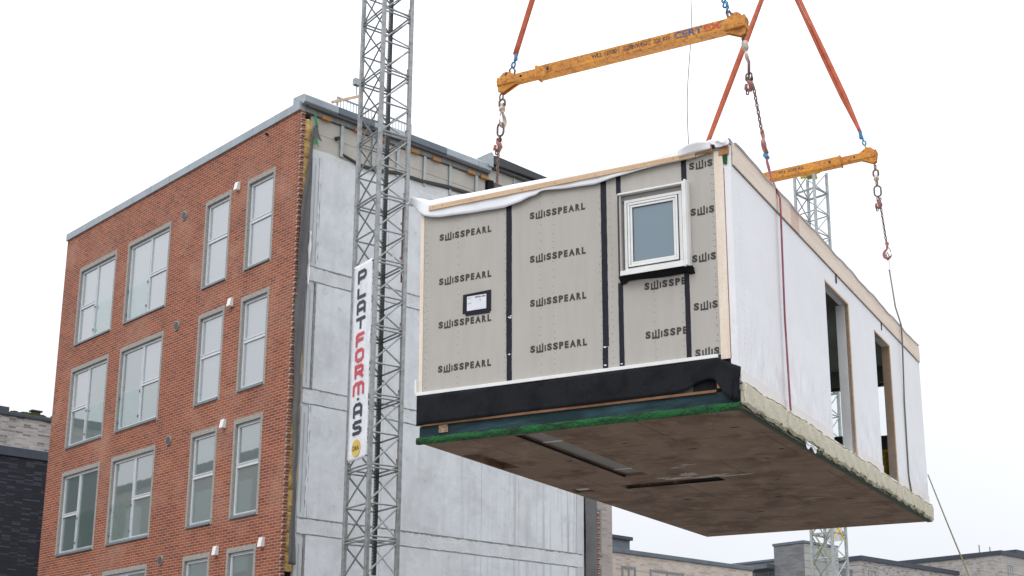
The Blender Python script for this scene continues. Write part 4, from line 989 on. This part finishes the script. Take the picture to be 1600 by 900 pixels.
c.build('green_edge_seal', mat('dirty_green_sealing', (.03, .085, .03), (.05, .05, .035), lo=.4, hi=.6, scale=4, fine=.3), md, solid=.005)
c = MB(); c.sheet(lambda u, v: (.33+.01*math.sin(v*9), 2.55+.5*u+.03*math.sin(v*5), -.60-.07*v*(1+.5*math.sin(u*9))), 10, 4); c.build('torn_foil', m_membrane2, md, smooth=False, solid=.003)
# left and rear walls, interior
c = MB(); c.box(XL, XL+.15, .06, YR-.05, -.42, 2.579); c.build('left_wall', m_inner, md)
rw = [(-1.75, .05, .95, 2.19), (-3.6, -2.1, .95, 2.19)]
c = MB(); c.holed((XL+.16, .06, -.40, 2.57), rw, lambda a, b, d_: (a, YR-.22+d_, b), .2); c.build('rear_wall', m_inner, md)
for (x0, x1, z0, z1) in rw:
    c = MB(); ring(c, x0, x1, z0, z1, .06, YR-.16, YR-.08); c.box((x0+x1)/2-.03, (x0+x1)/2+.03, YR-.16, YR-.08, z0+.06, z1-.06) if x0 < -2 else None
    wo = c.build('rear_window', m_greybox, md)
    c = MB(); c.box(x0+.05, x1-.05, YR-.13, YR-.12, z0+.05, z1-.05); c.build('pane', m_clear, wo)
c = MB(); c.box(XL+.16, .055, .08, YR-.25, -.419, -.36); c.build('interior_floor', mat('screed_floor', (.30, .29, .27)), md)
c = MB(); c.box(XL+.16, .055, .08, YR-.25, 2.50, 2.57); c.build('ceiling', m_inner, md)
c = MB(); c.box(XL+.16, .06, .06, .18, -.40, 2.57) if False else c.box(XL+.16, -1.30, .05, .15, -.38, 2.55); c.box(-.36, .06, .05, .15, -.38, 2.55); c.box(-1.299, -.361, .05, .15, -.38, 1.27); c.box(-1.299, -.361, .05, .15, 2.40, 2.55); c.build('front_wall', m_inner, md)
c = MB(); c.box(-1.0, -.15, 10.3, 10.9, -.35, .95); c.build('interior_cabinet', m_greybox, md)
c = MB(); c.box(-.30, .05, YR-.55, YR-.23, -.35, .9) if False else c.box(-2.2, -1.2, 10.6, 11.0, -.35, 1.08); c.build('interior_cabinet', m_greybox, md)

def in_module(name, label, cat, group=None, off=(0, 0, 0)):
    return thing(name, label, cat, mat4=M4 @ Matrix.Translation(off), group=group)
bk = in_module('crate', 'yellow plastic crate standing inside the second doorway of the module', 'crate', off=(-.35, 9.75, -.36))
c = MB(); ring(c, -.2, .2, 0, .86, .04, -.15, .15) if False else c.box(-.19, .19, -.14, .14, 0, .84); c.build('crate_body', m_yellow, bk, bevel=.02)
c = MB(); c.box(-.22, .22, -.17, .17, .845, .9); c.build('rim', m_yellow, bk, bevel=.01)
c = MB(); c.prism([(-.1, .55), (.0, .72), (.1, .55)], lambda a, b, d_: (a, -.141-d_, b), 0, .002); c.build('warning_mark', m_black, bk)

# ================================================================== lifting gear
def link_mesh(L_, W_, r, name, m, seg=8):
    pts = []; a = L_/2-W_/2
    for i in range(seg+1): t = math.pi*i/seg; pts.append((math.cos(t)*(W_/2-r), 0, a+math.sin(t)*(W_/2-r)))
    for i in range(seg+1): t = math.pi+math.pi*i/seg; pts.append((math.cos(t)*(W_/2-r), 0, -a+math.sin(t)*(W_/2-r)))
    b = MB(); b.tube(pts, r, 8, closed=True); return b.mesh(name, m, True)
me_link = link_mesh(.078, .056, .0105, 'chain_link', m_rustchain)
me_big = link_mesh(.25, .16, .017, 'master_link', m_rustchain, 12)
me_small = link_mesh(.13, .09, .013, 'connecting_link', m_rustchain)
me_blue = link_mesh(.12, .085, .015, 'blue_link', m_blue)
def place(name, me, parent, p, q=None, roll=0):
    o = bpy.data.objects.new(name, me); col.objects.link(o); o.parent = parent
    d_ = Vector(q)-Vector(p) if q is not None else Vector((0, 0, 1))
    qt = d_.normalized().to_track_quat('Z', 'Y')
    o.rotation_mode = 'QUATERNION'; o.rotation_quaternion = qt @ Matrix.Rotation(roll, 3, 'Z').to_quaternion()
    o.location = (Vector(p)+Vector(q))/2 if q is not None else p
    return o
def hook_mesh(s, m, name):
    b = MB(); pts = []; rr = []
    pts += [(0, 0, .6), (0, 0, .42)]; rr += [.07, .06]
    for i in range(15):
        t = R(75-i*17.5); pts.append((.20*math.cos(t)*1.0-.0, 0, .05+.24*math.sin(t))); rr.append(.055+.035*math.sin(math.pi*min(1, i/12)))
    rr[-1] = .02; rr[-2] = .03
    b.tube([(x*s, y*s, z*s) for x, y, z in pts], [r*s for r in rr], 8)
    b.tube([(-.16*s, 0, .12*s), (-.12*s, 0, .3*s), (0, 0, .43*s)], .022*s, 6)     # safety latch
    b.tube([(0, -.05*s, .62*s), (0, .05*s, .62*s)], .09*s, 10)
    return b.mesh(name, m, True)
me_hookw = hook_mesh(.42, m_swivel, 'swivel_hook'); me_hookr = hook_mesh(.40, m_redhook, 'sling_hook')
def hookup(root, name, me, tip, top):   # tip: bottom of bow, top: eye
    tip = Vector(tip); top = Vector(top); o = bpy.data.objects.new(name, me); col.objects.link(o); o.parent = root
    o.rotation_mode = 'QUATERNION'; o.rotation_quaternion = (top-tip).normalized().to_track_quat('Z', 'Y'); o.location = tip+(top-tip)*.25; return o
def v3(p, Y): return Vector((p[0], Y, p[1]))
# spreader beams -------------------------------------------------------------
def beam(Y, label, z0, z1, flip, texts, xa, xb):
    """xa: end with the telescopic inner beam; outer box runs to xb. local x along the beam"""
    sgn = 1 if xb > xa else -1
    zf = lambda x_: z0+(z1-z0)*(x_-min(xa, xb))/abs(xb-xa)
    off = (0, Y, 0)
    o = in_module('spreader_beam', label, 'spreader beam', 'yellow spreader beams', off=off)
    hO, hI = .086, .064
    def bx(x0, x1, h, wd, name, bev=.008, dz=0):
        b = MB(); b.bar((x0, 0, zf(x0)+dz), (x1, 0, zf(x1)+dz), wd*2, h*2); return b.build(name, m_ryellow, o, bevel=bev)
    xc = xa+sgn*.70
    bx(xa+sgn*.02, xc+sgn*.1, hI, .075, 'inner_beam')
    ou = bx(xc, xb, hO, .095, 'outer_beam')
    b = MB(); b.bar((xc-.016*1, 0, zf(xc)), (xc+.016, 0, zf(xc)), .215, .20); b.build('end_collar', m_ryellow, o, bevel=.006)
    for xe, s_, h_ in ((xa, sgn, hI), (xb, -sgn, hO)):
        zz = zf(xe)
        for yo in (-.055, .03):
            b = MB(); b.prism([(xe, zz-h_), (xe-s_*.02, zz+h_*.4), (xe+s_*.10, zz+h_+.075), (xe+s_*.18, zz+h_+.08), (xe+s_*.32, zz+h_)], lambda a, b_, d_: (a, yo+d_, b_), 0, .025)
            b.prism([(xe, zz-h_), (xe+s_*.01, zz-h_-.10), (xe+s_*.07, zz-h_-.125), (xe+s_*.34, zz-h_)], lambda a, b_, d_: (a, yo+d_, b_), 0, .025); b.build('end_lug', m_ryellow, o)
        b = MB(); b.bar((xe-s_*.004, 0, zz), (xe+s_*.02, 0, zz), .19 if h_ == hO else .15, h_*2+.02); b.build('end_plate', m_ryellow, o, bevel=.01)
    for x_ in (xa+sgn*.42, ):
        b = MB(); b.tube([(x_, -.0765, zf(x_)), (x_, -.065, zf(x_))], .02, 12); b.build('pin_hole', m_black, o)
    b = MB(); xx = xc+sgn*.2; b.box(xx-.055, xx+.055, -.102, -.092, zf(xx)-.055, zf(xx)+.055); pp = b.build('pin_plate', m_ryellow, o, bevel=.003)
    b = MB(); b.tube([(xx, -.12, zf(xx)), (xx, -.10, zf(xx))], .022, 10); b.build('lock_pin', m_darksteel, o)
    for (s, x0, wd, h, mm) in texts:
        t = MB(); sl_ = (z1-z0)/abs(xb-xa)
        put_text(t, s, x0, 0, wd, h, lambda a, b_, d_: (a, -.0965-d_, zf(a)-h/2+.012+b_), bold=.03); t.build('stencil_lettering', mm, ou)
    return o
beam(1.85, 'long yellow spreader beam in front, tilted up to the right with blue and red lettering', 5.425, 5.475, 1,
     [('WLL 13500', -2.46, .42, .072, m_stencil), ('EGENVÆGT  220 KG', -1.93, .74, .072, m_stencil), ('CERT', -1.125, .45, .105, m_blueink), ('EX', -.655, .27, .105, m_redink)], -4.10, -.035)
beam(9.4, 'yellow spreader beam behind the module, crossing in front of the crane tower', 6.16, 6.31, 1, [('WLL 10500 KG', -1.90, .52, .065, m_stencil), ('T EX', -2.45, .3, .10, m_stencil)] if False else [('WLL 10500 KG', -1.86, .52, .065, m_stencil)], .09, -4.0)

# hanging chains ---------------------------------------------------------------
def chain_run(root, p, q, roll0=0):
    p, q = Vector(p), Vector(q); L_ = (q-p).length; n = max(1, round(L_/.0565))
    for i in range(n):
        a = p+(q-p)*i/n; b = p+(q-p)*(i+1)/n; e = (b-a)*.16
        place('chain_link', me_link, root, a-e, b+e, roll0+(i % 2)*math.pi/2+.3)
def swivel(root, p, q):
    b = MB(); p, q = Vector(p), Vector(q); d_ = q-p
    b.tube([p+d_*t for t in (0, .15, .3, .7, .85, 1)], [.02, .045, .05, .05, .035, .02], 10); b.build('swivel', m_swivel, root, smooth=True)
def grab(root, p):
    b = MB(); p = Vector(p)
    b.tube([p+Vector((-.02, 0, .09)), p+Vector((.02, 0, .05)), p+Vector((.03, .01, 0)), p+Vector((0, .02, -.05)), p+Vector((-.035, .01, -.04))], [.025, .04, .045, .035, .02], 8)
    b.tube([p+Vector((-.04, -.02, .03)), p+Vector((-.045, -.03, -.05))], .025, 8); b.build('grab_hook', m_redhook, root, smooth=True)
    for dx, dz, rl_ in ((-.03, .13, .2), (.03, .12, 1.2), (-.055, -.03, .5), (-.04, -.08, 1.5)): place('chain_link', me_link, root, p+Vector((dx, .02, dz-.035)), p+Vector((dx+.006, .02, dz+.035)), rl_)
# front right
r3 = in_module('lifting_chain', 'rusty chain with red hook below the right end of the front beam', 'chain', 'lifting chains', off=(0, 1.85, 0))
P = lambda x_, z_: Vector((x_, 0, z_))
place('connecting_link', me_small, r3, P(-.105, 5.20), P(-.085, 5.30)); swivel(r3, P(-.085, 5.20), P(-.06, 5.02)); hookup(r3, 'swivel_hook', me_hookw, P(-.03, 4.86), P(-.06, 5.06)).scale = (.75, .75, .75)
place('master_link', me_big, r3, P(-.035, 4.65), P(-.025, 4.87), .25)
for dx in (-.02, .02): place('connecting_link', me_small, r3, P(-.04+dx, 4.57), P(-.035+dx, 4.67), 1.1)
grab(r3, P(-.035, 4.47)); chain_run(r3, P(.025, 4.46), P(.13, 3.64)); hookup(r3, 'sling_hook', me_hookr, P(.165, 3.44), P(.135, 3.66))
# front left
r1 = in_module('lifting_chain', 'rusty chain with pale swivel hook below the left end of the front beam', 'chain', 'lifting chains', off=(0, 1.85, 0))
place('connecting_link', me_small, r1, P(-4.06, 5.14), P(-4.055, 5.24), 1.4); place('master_link', me_small, r1, P(-4.045, 5.03), P(-4.045, 5.13)).scale = (1.5, 1.3, 1.3); swivel(r1, P(-4.04, 5.04), P(-4.045, 4.92)); hookup(r1, 'swivel_hook', me_hookw, P(-4.05, 4.73), P(-4.04, 4.95))
place('master_link', me_big, r1, P(-4.075, 4.54), P(-4.07, 4.75), 1.35); place('connecting_link', me_small, r1, P(-4.09, 4.44), P(-4.085, 4.55), .2)
grab(r1, P(-4.115, 4.36)); chain_run(r1, P(-4.105, 4.36), P(-4.165, 3.2))
# rear right
r4 = in_module('lifting_chain', 'thin rusty chain with a red hook hanging from the rear beam', 'chain', 'lifting chains', off=(0, 9.4, 0))
place('connecting_link', me_small, r4, P(.045, 5.99), P(.045, 6.09), 1.3); place('master_link', me_small, r4, P(.05, 5.86), P(.05, 5.97)).scale = (1.5, 1.3, 1.3); swivel(r4, P(.05, 5.87), P(.055, 5.74)); place('connecting_link', me_small, r4, P(.058, 5.65), P(.058, 5.76), 1.3)
place('master_link', me_big, r4, P(.062, 5.43), P(.062, 5.66), .3); place('connecting_link', me_small, r4, P(.06, 5.33), P(.06, 5.44), 1.2)
grab(r4, P(.065, 5.26)); chain_run(r4, P(.10, 5.24), P(.172, 4.38)); hookup(r4, 'sling_hook', me_hookr, P(.175, 4.18), P(.175, 4.42)).scale = (.9, .9, .9)

# orange slings -------------------------------------------------------------------
def sling(label, Y, p0, p1, spread, wd, two=True, links=()):
    o = in_module('lifting_sling', label, 'lifting sling', 'orange lifting slings', off=(0, Y, 0))
    p0 = Vector((p0[0], 0, p0[1])); p1 = Vector((p1[0], 0, p1[1])); d_ = (p1-p0).normalized(); a = d_.cross(Vector((0, 1, 0)))
    for s_ in ((-1, 1) if two else (0,)):
        b = MB()
        def f(u, v, s_=s_):
            t = u; c_ = p0+(p1-p0)*t+a*s_*spread*min(1, t*5)
            tw = s_*.5+.25*math.sin(t*9+s_)
            return c_+a*(v-.5)*wd*math.cos(tw)+Vector((0, 1, 0))*(v-.5)*wd*math.sin(tw)+Vector((0, .02*s_, 0))
        b.sheet(f, 40, 2); b.build('webbing', m_orange, o, smooth=True, solid=.012)
    for i, (x_, z_, x2, z2) in enumerate(links): place('blue_link', me_blue, o, Vector((x_, 0, z_)), Vector((x2, 0, z2)), i*1.4+.3)
    return o
s1 = sling('orange webbing sling with blue shackle above the left end of the front beam', 1.85, (-3.80, 5.84), (-2.02, 11.4), .030, .085,
      links=((-3.83, 5.72, -3.79, 5.84), (-3.86, 5.63, -3.83, 5.74)))
b = MB(); b.tube([(-3.80, 0, 5.76), (-3.80, 0, 5.87)], .03, 8); b.build('blue_coupler', m_blue, s1)
b = MB(); b.tube([(-3.87, -.03, 5.50), (-3.90, -.03, 5.60), (-3.86, 0, 5.66), (-3.83, .03, 5.60), (-3.86, .03, 5.50)], .016, 8); b.tube([(-3.96, -.06, 5.54), (-3.90, .06, 5.54)], .028, 8); b.build('bow_shackle', m_rustchain, s1)
s4 = sling('short blue chain and orange sling leaving the frame above the front beam right end', 1.85, (-.40, 6.12), (-1.62, 11.4), .028, .06,
      links=((-.335, 5.68, -.31, 5.79), (-.36, 5.78, -.33, 5.89), (-.30, 5.76, -.33, 5.88), (-.375, 5.87, -.35, 5.98), (-.39, 5.97, -.375, 6.08)))
b = MB(); b.tube([(-.29, -.03, 5.55), (-.31, -.03, 5.66), (-.29, 0, 5.72), (-.26, .03, 5.66), (-.26, .03, 5.55)], .018, 8); b.box(-.26, -.16, -.03, .03, 5.60, 5.66); b.build('bow_shackle', m_rustchain, s4)
s3 = sling('orange webbing sling running down to the right end of the rear beam', 9.4, (-.20, 6.82), (-1.62, 10.9), .035, .075,
      links=((-.15, 6.62, -.17, 6.76), (-.12, 6.52, -.15, 6.64)))
b = MB(); b.tube([(-.19, 0, 6.68), (-.20, 0, 6.84)], .035, 8); b.build('blue_coupler', m_blue, s3)
b = MB(); b.tube([(-.10, -.03, 6.36), (-.12, 0, 6.52), (-.08, .03, 6.36)], .018, 8); b.box(-.16, -.04, -.05, .05, 6.37, 6.43); b.build('bow_shackle', mat('yellow_shackle', (.45, .42, .03)), s3)
s2 = sling('wide orange webbing sling passing behind the module roof to the rear beam', 9.4, (-3.72, 6.38), (-1.72, 10.9), 0, .115, two=False)
for Y, x_, z_ in ((1.85, -1.82, 11.5), (9.4, -1.67, 11.0)): pass

# purple strap and wire rope against the side wall ------------------------------------
st = in_module('round_sling', 'faded purple strap running down the white side wall from the red hook', 'strap')
b = MB()
def sf(u, v):
    t = u; pts = [(.165, 1.85, 3.33), (.185, 1.85, 3.22), (.21, 1.86, 3.05), (.275, 1.88, 2.86), (.315, 1.9, 2.72), (.315, 1.9, 2.5), (.30, 1.9, 1.0), (.322, 1.88, -.20), (.325, 1.88, -.30)]
    k = t*(len(pts)-1); i = min(int(k), len(pts)-2); p = Vector(pts[i]).lerp(Vector(pts[i+1]), k-i)
    wd = .012+.05*math.exp(-((k-1)/.8)**2)+.010
    return p+Vector((0, (v-.5)*wd*2, 0))+Vector((.012*(1-abs(v-.5)*2), 0, 0))
b.sheet(sf, 60, 4); b.build('webbing', m_purple, st, smooth=True, solid=.012)
b = MB(); b.tube([(.135, 1.85, 3.40), (.15, 1.85, 3.46), (.18, 1.85, 3.40)], .014, 8); b.tube([(.165, 1.80, 3.36), (.165, 1.90, 3.36)], .034, 12); b.build('blue_shackle', m_blue, st)
wr = in_module('wire_rope', 'thin steel wire rope hanging from the rear hook along the white wall', 'rope')
b = MB(); b.tube([(.183, 9.4, 3.95), (.245, 9.42, 3.2), (.312, 9.5, 2.86), (.312, 9.5, 2.5), (.275, 9.5, 1.4), (.262, 9.5, .0), (.29, 9.5, -.3)], .0145, 8); b.build('rope', m_rope, wr, smooth=True)
b = MB(); b.tube([(.181, 9.4, 3.93), (.176, 9.4, 4.12)], .028, 8); b.build('ferrule', m_white, wr)
b = MB(); b.tube([(.172, 9.4, 4.10), (.14, 9.4, 4.20), (.165, 9.4, 4.30), (.20, 9.4, 4.20), (.178, 9.4, 4.10)], .012, 8); b.build('thimble', m_rustchain, wr)
# tag line and thin hoist cord
b = MB(); pts = []
for i in range(25):
    t = i/24; p = Vector((7.41, 27.0, 6.888)).lerp(Vector((5.71, 18.6, 3.475)), t); p.z -= .03*math.sin(math.pi*t); pts.append(p)
o = b.tube(pts, .0125, 8).build('guide_rope', m_ropegreen, smooth=True); tag(o, 'olive guide rope slanting down from the far lower corner of the module', 'rope')
b = MB(); pts = [(4.4+.0*i, 40, 27-.30*i+0) for i in range(1)]
pts = [Vector((4.335, 40, 25.6)).lerp(Vector((4.015, 40, 17)), i/20)+Vector((.05*math.sin(i*.5), 0, 0)) for i in range(21)]
o = b.tube(pts, .014, 6).build('hanging_wire', m_rope, smooth=True); tag(o, 'very thin grey wire hanging in the sky behind the module roof', 'wire')
